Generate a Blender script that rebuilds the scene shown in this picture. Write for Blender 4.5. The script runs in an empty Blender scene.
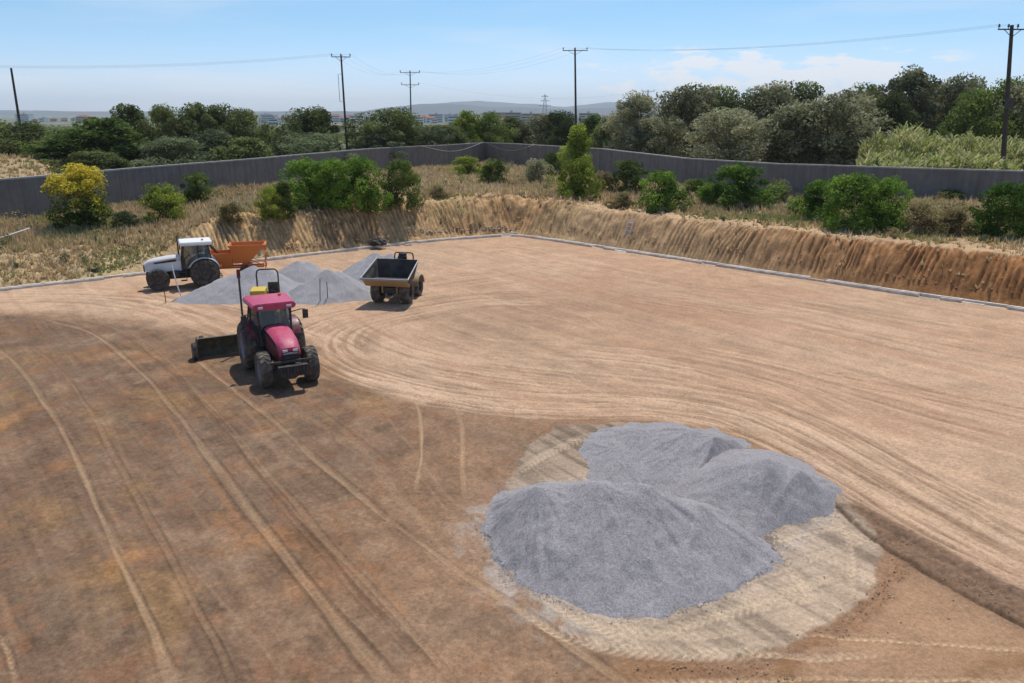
import bpy, bmesh, math, random
import numpy as np
from mathutils import Vector, Matrix

# ------------------------------------------------------------------ camera, light, exposure
F, HC, W, H = 800.0, 9.1, 1024, 683
PITCH = math.atan(228.5 / F)
scn = bpy.context.scene
cd = bpy.data.cameras.new('camera'); cam = bpy.data.objects.new('camera', cd)
scn.collection.objects.link(cam); scn.camera = cam
cam.location = (0, 0, HC); cam.rotation_euler = (math.pi / 2 - PITCH, 0, 0)
cd.sensor_width = 36; cd.lens = 36 * F / W; cd.clip_end = 40000; cd.clip_start = 0.1
SUN_EL, SUN_AZ = math.radians(63), math.radians(14)      # azimuth measured from +Y towards +X
sv = Vector((math.sin(SUN_AZ) * math.cos(SUN_EL), math.cos(SUN_AZ) * math.cos(SUN_EL), math.sin(SUN_EL)))
sd = bpy.data.lights.new('sun', 'SUN'); sd.energy = 3.6; sd.angle = math.radians(0.5); sd.color = (1, .955, .88)
sun = bpy.data.objects.new('sun', sd); scn.collection.objects.link(sun)
sun.rotation_euler = sv.to_track_quat('Z', 'Y').to_euler()
vs = scn.view_settings
vs.view_transform = 'Standard'; vs.look = 'None'; vs.gamma = 1; vs.exposure = 0.16; vs.use_curve_mapping = False
scn.cycles.max_bounces = 6; scn.cycles.volume_bounces = 1; scn.cycles.transparent_max_bounces = 8
scn.cycles.diffuse_bounces = 3
scn.cycles.use_denoising = True

wd = bpy.data.worlds.new('World'); scn.world = wd; wd.use_nodes = True
nt = wd.node_tree; N = nt.nodes; L = nt.links
for n in list(N): N.remove(n)
out = N.new('ShaderNodeOutputWorld'); bg = N.new('ShaderNodeBackground'); L.new(bg.outputs[0], out.inputs[0])
sky = N.new('ShaderNodeTexSky'); sky.sky_type = 'NISHITA'; sky.sun_disc = False
sky.sun_elevation = SUN_EL; sky.sun_rotation = SUN_AZ
sky.altitude = 0; sky.air_density = 1.0; sky.dust_density = 0.5; sky.ozone_density = 2.5
bg.inputs[1].default_value = 0.125
tc = N.new('ShaderNodeTexCoord')
sx = N.new('ShaderNodeSeparateXYZ'); L.new(tc.outputs['Generated'], sx.inputs[0])
def wmath(op, a, b=None, clamp=False, c=None):
    n = N.new('ShaderNodeMath'); n.operation = op; n.use_clamp = clamp
    for i, v in enumerate((a, b, c)):
        if v is None: continue
        if isinstance(v, (int, float)): n.inputs[i].default_value = v
        else: L.new(v, n.inputs[i])
    return n.outputs[0]
def wmr(x, a, b, c=0., d=1.):
    n = N.new('ShaderNodeMapRange'); n.interpolation_type = 'SMOOTHSTEP'
    L.new(x, n.inputs[0]); n.inputs[1].default_value = a; n.inputs[2].default_value = b
    n.inputs[3].default_value = c; n.inputs[4].default_value = d
    return n.outputs[0]
az = wmath('ARCTAN2', sx.outputs[0], sx.outputs[1])
el = sx.outputs[2]
cv = N.new('ShaderNodeCombineXYZ'); L.new(wmath('MULTIPLY', az, 9.), cv.inputs[0]); L.new(wmath('MULTIPLY', el, 30.), cv.inputs[1])
n1 = N.new('ShaderNodeTexNoise'); n1.inputs['Scale'].default_value = 1.9; n1.inputs['Detail'].default_value = 9; n1.inputs['Roughness'].default_value = .62
L.new(cv.outputs[0], n1.inputs['Vector'])
# low heaped clouds over the right-hand horizon, thin veils elsewhere
bandr = wmath('MULTIPLY', wmr(el, -.01, .02), wmr(el, .05, .088, 1., 0.))
azm = wmath('MULTIPLY', wmr(az, -.05, .28), wmr(az, .38, .56, 1., 0.))
low = wmath('MULTIPLY', bandr, azm)
thr = wmath('ADD', n1.outputs[0], wmath('MULTIPLY', low, .22))
cl = wmath('MULTIPLY', wmr(thr, .60, .72), wmr(low, .1, .6))
cv2 = N.new('ShaderNodeCombineXYZ'); L.new(wmath('MULTIPLY', az, 2.2), cv2.inputs[0]); L.new(wmath('MULTIPLY', el, 16.), cv2.inputs[1])
n2 = N.new('ShaderNodeTexNoise'); n2.inputs['Scale'].default_value = 1.3; n2.inputs['Detail'].default_value = 6
L.new(cv2.outputs[0], n2.inputs['Vector'])
veil = wmath('MULTIPLY', wmath('MULTIPLY', wmr(n2.outputs[0], .45, .75), wmr(el, .0, .2, .6, .16)), 1.)
cf = wmath('MAXIMUM', wmath('MULTIPLY', cl, .85), veil)
mx = N.new('ShaderNodeMix'); mx.data_type = 'RGBA'
cr = N.new('ShaderNodeValToRGB'); L.new(el, cr.inputs[0]); cr.color_ramp.interpolation = 'EASE'
ce = cr.color_ramp.elements; ce[0].position = .0; ce[0].color = (.76, .90, 1.34, 1); ce[1].position = .12; ce[1].color = (.55, .75, .94, 1)
e3 = ce.new(.4); e3.color = (.85, .94, 1.0, 1)
tint = N.new('ShaderNodeMix'); tint.data_type = 'RGBA'; tint.blend_type = 'MULTIPLY'; tint.inputs[0].default_value = 1.
L.new(sky.outputs[0], tint.inputs[6]); L.new(cr.outputs[0], tint.inputs[7])
L.new(cf, mx.inputs[0]); L.new(tint.outputs[2], mx.inputs[6]); mx.inputs[7].default_value = (6.6, 6.7, 6.95, 1)
L.new(mx.outputs[2], bg.inputs[0])

# ------------------------------------------------------------------ helpers
C = scn.collection
PI = math.pi
rnd = random.Random(5)
rng = np.random.default_rng(7)
_c, _s = math.cos(PITCH), math.sin(PITCH)
def at(u, v, z=0.):
    a = (u - 512) / F; b = -(v - 341.5) / F
    dx, dy, dz = a, _c + _s * b, -_s + _c * b
    t = (z - HC) / dz
    return (dx * t, dy * t)
def aty(u, v, Y):
    a = (u - 512) / F; b = -(v - 341.5) / F
    dx, dy, dz = a, _c + _s * b, -_s + _c * b
    t = Y / dy
    return (dx * t, Y, HC + dz * t)

def tag(o, label=None, cat=None, group=None, kind=None):
    if label: o['label'] = label
    if cat: o['category'] = cat
    if group: o['group'] = group
    if kind: o['kind'] = kind
    return o
def link(name, me, mat=None, parent=None, loc=None):
    o = bpy.data.objects.new(name, me); C.objects.link(o)
    if mat is not None and me is not None:
        for m in (mat if isinstance(mat, (list, tuple)) else [mat]): me.materials.append(m)
    if parent is not None: o.parent = parent
    if loc is not None: o.location = loc
    return o
def empty(name, loc, rz=0., scale=1.):
    o = bpy.data.objects.new(name, None); C.objects.link(o)
    o.location = loc; o.rotation_euler = (0, 0, rz); o.scale = (scale,) * 3; o.empty_display_size = .2
    return o
def np_mesh(name, V, quads=None, tris=None, smooth=False):
    me = bpy.data.meshes.new(name)
    nq = 0 if quads is None else len(quads); ntr = 0 if tris is None else len(tris)
    me.vertices.add(len(V)); me.vertices.foreach_set('co', np.ascontiguousarray(V, dtype=np.float32).ravel())
    nl = nq * 4 + ntr * 3
    me.loops.add(nl); me.polygons.add(nq + ntr)
    idx = []; st = []
    if nq: idx.append(np.asarray(quads).ravel()); st.append(np.arange(nq) * 4)
    if ntr: idx.append(np.asarray(tris).ravel()); st.append(nq * 4 + np.arange(ntr) * 3)
    me.loops.foreach_set('vertex_index', np.concatenate(idx).astype(np.int32))
    me.polygons.foreach_set('loop_start', np.concatenate(st).astype(np.int32))
    if smooth: me.polygons.foreach_set('use_smooth', np.ones(nq + ntr, dtype=bool))
    me.update(calc_edges=True)
    return me
def set_col(me, name, rgb):
    a = me.color_attributes.new(name, 'FLOAT_COLOR', 'POINT')
    buf = np.ones((len(rgb), 4), dtype=np.float32); buf[:, :3] = rgb
    a.data.foreach_set('color', buf.ravel())
def grid_quads(R, Cn):
    i = np.arange(R - 1)[:, None] * Cn + np.arange(Cn - 1)[None, :]
    i = i.ravel()
    return np.stack([i, i + 1, i + Cn + 1, i + Cn], 1)

def _h(ix, iy, seed):
    n = (ix.astype(np.int64) * 374761393 + iy.astype(np.int64) * 668265263 + seed * 1442695041) & 0x7fffffff
    n = ((n ^ (n >> 13)) * 1274126177) & 0x7fffffff
    n = (n ^ (n >> 16)) & 0xffffff
    return n.astype(np.float32) / 0xffffff
def vn(x, y, seed=0):
    ix = np.floor(x); iy = np.floor(y); fx = x - ix; fy = y - iy
    fx = fx * fx * (3 - 2 * fx); fy = fy * fy * (3 - 2 * fy)
    ix = ix.astype(np.int64); iy = iy.astype(np.int64)
    a = _h(ix, iy, seed); b = _h(ix + 1, iy, seed); c = _h(ix, iy + 1, seed); d = _h(ix + 1, iy + 1, seed)
    return (a * (1 - fx) + b * fx) * (1 - fy) + (c * (1 - fx) + d * fx) * fy
def fbm(x, y, oct=4, seed=0, g=.5):
    s = 0; amp = 1; tot = 0
    for k in range(oct):
        s = s + amp * vn(x * 2 ** k + 17.3 * k, y * 2 ** k - 9.1 * k, seed + k * 7); tot += amp; amp *= g
    return s / tot
def sst(x, a, b):
    t = np.clip((x - a) / (b - a), 0, 1); return t * t * (3 - 2 * t)

def catmull(P, per=10):
    P = [np.array(p, float) for p in P]
    P = [2 * P[0] - P[1]] + P + [2 * P[-1] - P[-2]]
    o = []
    for i in range(1, len(P) - 2):
        for k in range(per):
            t = k / per
            o.append(.5 * ((2 * P[i]) + (-P[i - 1] + P[i + 1]) * t + (2 * P[i - 1] - 5 * P[i] + 4 * P[i + 1] - P[i + 2]) * t * t + (-P[i - 1] + 3 * P[i] - 3 * P[i + 1] + P[i + 2]) * t ** 3))
    o.append(P[-2]); return np.array(o)
def px(pts): return [at(*p) for p in pts]
def dist_poly(X, Y, P, closed=False):
    """nearest distance (signed: left of travel positive), arclength"""
    best = np.full(X.shape, 1e9); sd_ = np.zeros(X.shape); ss = np.zeros(X.shape)
    n = len(P); acc = 0.
    rng_ = range(n if closed else n - 1)
    for i in rng_:
        a = P[i]; b = P[(i + 1) % n]
        dx, dy = b[0] - a[0], b[1] - a[1]; l = math.hypot(dx, dy)
        if l < 1e-6: continue
        t = np.clip(((X - a[0]) * dx + (Y - a[1]) * dy) / (l * l), 0, 1)
        ex = X - a[0] - t * dx; ey = Y - a[1] - t * dy
        d = np.hypot(ex, ey); m = d < best
        sgn = np.sign(dx * ey - dy * ex)
        best = np.where(m, d, best); sd_ = np.where(m, sgn * d, sd_); ss = np.where(m, acc + t * l, ss)
        acc += l
    return best, sd_, ss
def inside(X, Y, P):
    r = np.zeros(X.shape, bool); n = len(P)
    for i in range(n):
        x1, y1 = P[i]; x2, y2 = P[(i + 1) % n]
        if y1 == y2: continue
        c = ((y1 > Y) != (y2 > Y)) & (X < (x2 - x1) * (Y - y1) / (y2 - y1) + x1)
        r ^= c
    return r

# ------------------------------------------------------------------ materials
def new_mat(name):
    m = bpy.data.materials.new(name); m.use_nodes = True
    t = m.node_tree; b = t.nodes['Principled BSDF']
    return m, t, b
def nd(t, kind, **k):
    n = t.nodes.new(kind)
    for a, v in k.items():
        if a in n.inputs: n.inputs[a].default_value = v
        else: setattr(n, a, v)
    return n
def mixc(t, f, a, b, blend='MIX'):
    n = t.nodes.new('ShaderNodeMix'); n.data_type = 'RGBA'; n.blend_type = blend
    for i, v in ((0, f), (6, a), (7, b)):
        if hasattr(v, 'is_linked') or isinstance(v, bpy.types.NodeSocket): t.links.new(v, n.inputs[i])
        elif i == 0: n.inputs[0].default_value = v
        else: n.inputs[i].default_value = (*v, 1) if len(v) == 3 else v
    return n.outputs[2]
def ramp(t, sock, a, b, c=0., d=1.):
    n = t.nodes.new('ShaderNodeMapRange'); t.links.new(sock, n.inputs[0])
    for i, v in enumerate((a, b, c, d)): n.inputs[i + 1].default_value = v
    return n.outputs[0]
def mat_plain(name, col, rough=.6, metal=0., dust=.25, scale=6., dustcol=(.36, .27, .18), spec=.4, coat=0.):
    m, t, b = new_mat(name)
    g = nd(t, 'ShaderNodeNewGeometry'); 
    tcn = nd(t, 'ShaderNodeTexCoord')
    n = nd(t, 'ShaderNodeTexNoise', Scale=scale, Detail=6, Roughness=.65); t.links.new(tcn.outputs['Object'], n.inputs['Vector'])
    f = ramp(t, n.outputs[0], .42, .72, 0, dust)
    c = mixc(t, f, col, dustcol)
    n2 = nd(t, 'ShaderNodeTexNoise', Scale=scale * 4, Detail=3); t.links.new(tcn.outputs['Object'], n2.inputs['Vector'])
    c = mixc(t, ramp(t, n2.outputs[0], .3, .7, 0, .25), c, tuple(x * .6 for x in col))
    t.links.new(c, b.inputs['Base Color'])
    t.links.new(ramp(t, n.outputs[0], .3, .7, rough, min(1, rough + .25)), b.inputs['Roughness'])
    b.inputs['Metallic'].default_value = metal; b.inputs['Specular IOR Level'].default_value = spec
    b.inputs['Coat Weight'].default_value = coat
    return m
M = {}
M['red'] = mat_plain('red_paint', (.50, .035, .12), .4, dust=.42, coat=.1)
M['maroon'] = mat_plain('dark_red_paint', (.13, .012, .025), .35, dust=.3)
M['black'] = mat_plain('black_plastic', (.022, .022, .024), .5, dust=.25)
M['dark'] = mat_plain('dark_steel', (.045, .042, .04), .5, dust=.35, metal=.2)
M['grey'] = mat_plain('grey_steel', (.30, .31, .33), .45, dust=.35, metal=.1)
M['white'] = mat_plain('white_paint', (.78, .78, .76), .35, dust=.15)
M['silver'] = mat_plain('silver_paint', (.66, .65, .63), .3, dust=.12)
M['orange'] = mat_plain('orange_paint', (.72, .19, .03), .45, dust=.3)
M['yellow'] = mat_plain('yellow_paint', (.62, .42, .03), .4, dust=.25)
M['ochre'] = mat_plain('ochre_paint', (.36, .24, .11), .6, dust=.6)
M['olive'] = mat_plain('olive_dark_paint', (.045, .05, .03), .5, dust=.3)
M['rust'] = mat_plain('skip_steel', (.035, .031, .03), .7, dust=.3, scale=2)
M['rubber'] = mat_plain('tyre_rubber', (.03, .029, .028), .75, dust=.55, scale=5)
M['rubber_dusty'] = mat_plain('dusty_tyre_rubber', (.075, .068, .06), .8, dust=.7, scale=4)
M['wood'] = mat_plain('pole_wood', (.065, .05, .04), .85, dust=.1, scale=3)
M['palewood'] = mat_plain('pale_timber', (.55, .5, .42), .7, dust=.2)
M['skin'] = mat_plain('skin', (.45, .27, .19), .6, dust=0)
M['cloth'] = mat_plain('dark_cloth', (.05, .06, .09), .9, dust=.2)
M['lamp'] = mat_plain('lamp_lens', (.7, .7, .66), .15, dust=.05, spec=.8)
M['insul'] = mat_plain('insulator', (.12, .09, .08), .3, dust=0)
M['soil'] = mat_plain('loose_soil', (.36, .24, .15), .95, dust=.3, scale=8)
def mat_glass(name, tint, rough=.04):
    m, t, b = new_mat(name)
    b.inputs['Base Color'].default_value = (*tint, 1); b.inputs['Roughness'].default_value = rough
    b.inputs['Alpha'].default_value = .62; b.inputs['Specular IOR Level'].default_value = .8
    return m
M['glass'] = mat_glass('cab_glass', (.04, .06, .06))

def mat_ground(name, scale=1., bump=.5):
    m, t, b = new_mat(name)
    at_ = nd(t, 'ShaderNodeAttribute', attribute_name='albedo'); tcn = nd(t, 'ShaderNodeTexCoord')
    def noise(s, d=5, r=.6):
        n = nd(t, 'ShaderNodeTexNoise', Scale=s, Detail=d, Roughness=r); t.links.new(tcn.outputs['Object'], n.inputs['Vector']); return n.outputs[0]
    a = noise(11 * scale, 8, .8); c2 = noise(.9 * scale, 5, .6); fine = noise(45 * scale, 3, .7)
    v = nd(t, 'ShaderNodeTexVoronoi', Scale=16. * scale); t.links.new(tcn.outputs['Object'], v.inputs['Vector'])
    m1 = mixc(t, 1., at_.outputs['Color'], (1, 1, 1), 'MULTIPLY')
    def gain(cs, f, lo, hi, a_, b_):
        # multiply colour by a value
        r = ramp(t, f, a_, b_, lo, hi)
        vm = nd(t, 'ShaderNodeVectorMath', operation='SCALE'); t.links.new(cs, vm.inputs[0]); t.links.new(r, vm.inputs['Scale']); return vm.outputs[0]
    col = gain(m1, a, .74, 1.26, .36, .64)
    col = gain(col, c2, .93, 1.07, .36, .64)
    col = gain(col, fine, .84, 1.16, .36, .64)
    peb = ramp(t, v.outputs['Distance'], .05, .16, .5, 0)       # scattered pebbles and clods
    sel = nd(t, 'ShaderNodeSeparateColor'); t.links.new(v.outputs['Color'], sel.inputs[0])
    pm = nd(t, 'ShaderNodeMath', operation='MULTIPLY'); t.links.new(peb, pm.inputs[0]); t.links.new(ramp(t, sel.outputs[0], .75, .9), pm.inputs[1])
    col = mixc(t, pm.outputs[0], col, mixc(t, ramp(t, sel.outputs[1], .4, .6), (.10, .07, .05), (.55, .45, .34)))
    t.links.new(col, b.inputs['Base Color'])
    b.inputs['Roughness'].default_value = .95; b.inputs['Specular IOR Level'].default_value = .15
    bm = nd(t, 'ShaderNodeBump', Strength=bump, Distance=.03)
    ad = nd(t, 'ShaderNodeMath', operation='ADD'); t.links.new(a, ad.inputs[0]); t.links.new(fine, ad.inputs[1])
    t.links.new(ad.outputs[0], bm.inputs['Height']); t.links.new(bm.outputs[0], b.inputs['Normal'])
    return m
M['ground'] = mat_ground('site_earth')
M['terrain'] = mat_ground('terrain_earth', .5, .6)

def mat_gravel(name, c1, c2, big=1.):
    m, t, b = new_mat(name)
    tcn = nd(t, 'ShaderNodeTexCoord')
    v = nd(t, 'ShaderNodeTexVoronoi', Scale=34. * big); t.links.new(tcn.outputs['Object'], v.inputs['Vector'])
    v2 = nd(t, 'ShaderNodeTexVoronoi', Scale=80. * big); t.links.new(tcn.outputs['Object'], v2.inputs['Vector'])
    n = nd(t, 'ShaderNodeTexNoise', Scale=1.3, Detail=6, Roughness=.6); t.links.new(tcn.outputs['Object'], n.inputs['Vector'])
    s = nd(t, 'ShaderNodeSeparateColor'); t.links.new(v.outputs['Color'], s.inputs[0])
    s2 = nd(t, 'ShaderNodeSeparateColor'); t.links.new(v2.outputs['Color'], s2.inputs[0])
    f = nd(t, 'ShaderNodeMath', operation='ADD'); t.links.new(s.outputs[0], f.inputs[0]); t.links.new(s2.outputs[1], f.inputs[1])
    f2 = nd(t, 'ShaderNodeMath', operation='ADD'); t.links.new(f.outputs[0], f2.inputs[0]); t.links.new(ramp(t, n.outputs[0], .3, .7, -.2, .2), f2.inputs[1])
    col = mixc(t, ramp(t, f2.outputs[0], .1, 1.9), c1, c2)
    t.links.new(col, b.inputs['Base Color']); b.inputs['Roughness'].default_value = .9; b.inputs['Specular IOR Level'].default_value = .2
    bm = nd(t, 'ShaderNodeBump', Strength=.7, Distance=.03); t.links.new(f.outputs[0], bm.inputs['Height']); t.links.new(bm.outputs[0], b.inputs['Normal'])
    return m
M['gravel'] = mat_gravel('grey_gravel', (.22, .202, .202), (.46, .425, .42))
M['gravel_far'] = mat_gravel('pale_gravel', (.30, .285, .285), (.52, .49, .485))

def mat_leaf(name, c1, c2, c3=None, transl=.38):
    m, t, b = new_mat(name)
    at_ = nd(t, 'ShaderNodeAttribute', attribute_name='leaf'); oi = nd(t, 'ShaderNodeObjectInfo'); tcn = nd(t, 'ShaderNodeTexCoord')
    s = nd(t, 'ShaderNodeSeparateColor'); t.links.new(at_.outputs['Color'], s.inputs[0])
    n = nd(t, 'ShaderNodeTexNoise', Scale=.8, Detail=3); t.links.new(tcn.outputs['Object'], n.inputs['Vector'])
    ad = nd(t, 'ShaderNodeMath', operation='ADD'); t.links.new(s.outputs[0], ad.inputs[0]); t.links.new(ramp(t, n.outputs[0], .35, .65, -.4, .4), ad.inputs[1])
    ad2 = nd(t, 'ShaderNodeMath', operation='ADD'); t.links.new(ad.outputs[0], ad2.inputs[0]); t.links.new(ramp(t, oi.outputs['Random'], 0, 1, -.5, .4), ad2.inputs[1])
    col = mixc(t, ramp(t, ad2.outputs[0], 0, 1), c1, c2)
    if c3: col = mixc(t, ramp(t, s.outputs[1], .0, 1.), col, c3)     # second channel: share of the tip colour
    t.links.new(col, b.inputs['Base Color']); b.inputs['Roughness'].default_value = .8; b.inputs['Specular IOR Level'].default_value = .1
    tr = nd(t, 'ShaderNodeBsdfTranslucent'); t.links.new(col, tr.inputs[0])
    ms = nd(t, 'ShaderNodeMixShader'); ms.inputs[0].default_value = transl
    t.links.new(b.outputs[0], ms.inputs[1]); t.links.new(tr.outputs[0], ms.inputs[2])
    t.links.new(ms.outputs[0], t.nodes['Material Output'].inputs[0])
    return m
M['leaf_dark'] = mat_leaf('dark_green_leaves', (.07, .092, .03), (.23, .265, .085))
M['leaf_mid'] = mat_leaf('green_leaves', (.06, .10, .02), (.22, .28, .065))
M['leaf_olive'] = mat_leaf('olive_leaves', (.14, .145, .07), (.44, .425, .24))
M['leaf_green'] = mat_leaf('grey_green_leaves', (.075, .10, .045), (.23, .27, .13))
M['leaf_lime'] = mat_leaf('lime_leaves', (.14, .19, .025), (.36, .42, .06))
M['leaf_bright'] = mat_leaf('bright_green_leaves', (.05, .11, .015), (.23, .36, .05))
M['leaf_yellow'] = mat_leaf('yellow_flowering_leaves', (.05, .09, .015), (.15, .20, .035), (.66, .54, .06))
M['leaf_dry'] = mat_leaf('dry_leaves', (.20, .17, .07), (.40, .33, .16))
M['bark'] = mat_plain('bark', (.12, .09, .065), .9, dust=.1, scale=4)

def mat_attr(name, attr='albedo', rough=.9, transl=0.):
    m, t, b = new_mat(name); a = nd(t, 'ShaderNodeAttribute', attribute_name=attr)
    t.links.new(a.outputs['Color'], b.inputs['Base Color']); b.inputs['Roughness'].default_value = rough; b.inputs['Specular IOR Level'].default_value = .2
    if transl:
        tr = nd(t, 'ShaderNodeBsdfTranslucent'); t.links.new(a.outputs['Color'], tr.inputs[0])
        ms = nd(t, 'ShaderNodeMixShader'); ms.inputs[0].default_value = transl
        t.links.new(b.outputs[0], ms.inputs[1]); t.links.new(tr.outputs[0], ms.inputs[2]); t.links.new(ms.outputs[0], t.nodes['Material Output'].inputs[0])
    return m
M['blades'] = mat_attr('dry_grass_blades', transl=.3)

def mat_concrete(name, c1, c2, joint=0.):
    m, t, b = new_mat(name); tcn = nd(t, 'ShaderNodeTexCoord')
    n = nd(t, 'ShaderNodeTexNoise', Scale=1.2, Detail=8, Roughness=.7); t.links.new(tcn.outputs['Object'], n.inputs['Vector'])
    mp = nd(t, 'ShaderNodeMapping'); mp.inputs['Scale'].default_value = (2.5, 2.5, .25); t.links.new(tcn.outputs['Object'], mp.inputs[0])
    n2 = nd(t, 'ShaderNodeTexNoise', Scale=1., Detail=5); t.links.new(mp.outputs[0], n2.inputs['Vector'])
    col = mixc(t, ramp(t, n.outputs[0], .3, .7), c1, c2)
    col = mixc(t, ramp(t, n2.outputs[0], .4, .7, 0, .45), col, tuple(x * .55 for x in c1))
    t.links.new(col, b.inputs['Base Color']); b.inputs['Roughness'].default_value = .9
    bm = nd(t, 'ShaderNodeBump', Strength=.3, Distance=.02); t.links.new(n.outputs[0], bm.inputs['Height']); t.links.new(bm.outputs[0], b.inputs['Normal'])
    return m
M['wall'] = mat_concrete('wall_render', (.155, .138, .122), (.23, .208, .185))
M['coping'] = mat_concrete('wall_coping', (.34, .32, .29), (.46, .44, .40))
M['kerb'] = mat_concrete('kerb_concrete', (.50, .44, .37), (.86, .80, .72))

# ------------------------------------------------------------------ terrain outside the pit
TOE = [(-75, -20), (-62, 14.8), (-45, 28.2), (-27.4, 41.9), (-21.4, 46.6), (-15.7, 51.3), (-8.1, 57.5), (-3.2, 60.6), (.2, 61.6), (2.8, 59.7), (6.2, 56.2), (11.9, 50.3), (16.6, 45.4), (20.5, 41.4), (24.7, 37.4), (36, 26.6), (55, 9), (48, -20), (0, -45)]
WALL = [(-62, -24), (-48, 16.5), (-34.3, 54.7), (-25.4, 79.6), (-15.7, 105.7), (-4, 123.5), (6.6, 109.5), (11.2, 101.5), (17.2, 80.5), (23.2, 71.), (39, 62), (75, 44)]
def terr(X, Y):
    """height and helpers, from true distance to the toe line"""
    D, _, A = dist_poly(X, Y, TOE, True)
    ins = inside(X, Y, TOE)
    D = np.where(ins, 0, D)
    wr = sst(X + 0 * Y, 1., 9.)                    # 1 on the right bank
    wl = 1 - sst(X, -24, -18)                       # 1 far left
    D_ = D; D = np.where(D > 0, np.maximum(D + (fbm(A / 1.6, D * .4, 4, 37, .6) - .5) * .7 * sst(D, .3, 1.4), 0), 0)
    hr = 2.3 * sst(D, -1., 2.3)
    hr = np.maximum(hr - 2.3 * sst(np.array(0.), -1., 2.3), 0) * 1.24
    D = D_
    hm = 2.6 * sst(D, -1.2, 3.1) - 2.6 * float(sst(np.array(0.), -1.2, 3.1)) * (1 - sst(D, 0, 3.1))
    hl = 2.1 * (1 - np.exp(-D / 4.2))
    h = hr * wr + (1 - wr) * (hm * (1 - wl) + hl * wl)
    g = np.abs(((A / .33 + 2.2 * vn(A / .9, D * .35, 3)) % 1.) - .5) * 2
    wb_ = np.maximum(wr, (1 - wl) * .8)
    h = h + wb_ * ((-.17 * sst(g, .45, .2) + .06 * g) * sst(vn(A / 1.1, D * .8, 19), .15, .6)) * sst(D, .15, .6) * (1 - sst(D, 2.0 + 1.4 * (1 - wr), 2.9 + 1.6 * (1 - wr))) * (.3 + 1.2 * vn(A / 2., D * 1.5, 9))
    rough = fbm(X * .9, Y * .9, 4, 11) - .5
    h = h + rough * .55 * sst(D, .1, 1.5) * (1 - .6 * wr) * (1 - sst(D, 20, 60) * .5)
    h = h + (fbm(X * 3.5, Y * 3.5, 4, 31, .6) - .5) * .34 * sst(D, .05, .6) * (1 - .6 * sst(D, 4, 8))
    h = h + (fbm(X * .12, Y * .12, 3, 21) - .5) * .6 * sst(D, 5, 20)
    h = h + 2.5 * np.exp(-(((X + 49) / 8.5) ** 2 + ((Y - 82) / 9.) ** 2)) + 1.6 * np.exp(-(((X + 58) / 12.) ** 2 + ((Y - 74) / 9.) ** 2))
    R = np.hypot(X, Y)
    h = h - .9 * sst(Y, 70, 112) * sst(D, 12, 30) - 10 * np.clip((R - 230) / 2300, 0, 1) + (fbm(X / 400, Y / 400, 3, 41) - .5) * 5 * sst(R, 900, 2500)
    return h, D, A, wr, wl
def tz(x, y):
    h = terr(np.array([float(x)]), np.array([float(y)]))[0][0]
    return float(h)
def hit(u, v, y0=36., y1=130.):
    Y = np.arange(y0, y1, .15); p = np.array([aty(u, v, a) for a in Y]); h = terr(p[:, 0], p[:, 1])[0]
    k = int(np.argmax((p[:, 2] <= h) & (h > .3))); return float(p[k, 0]), float(p[k, 1]), float(h[k])
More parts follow.
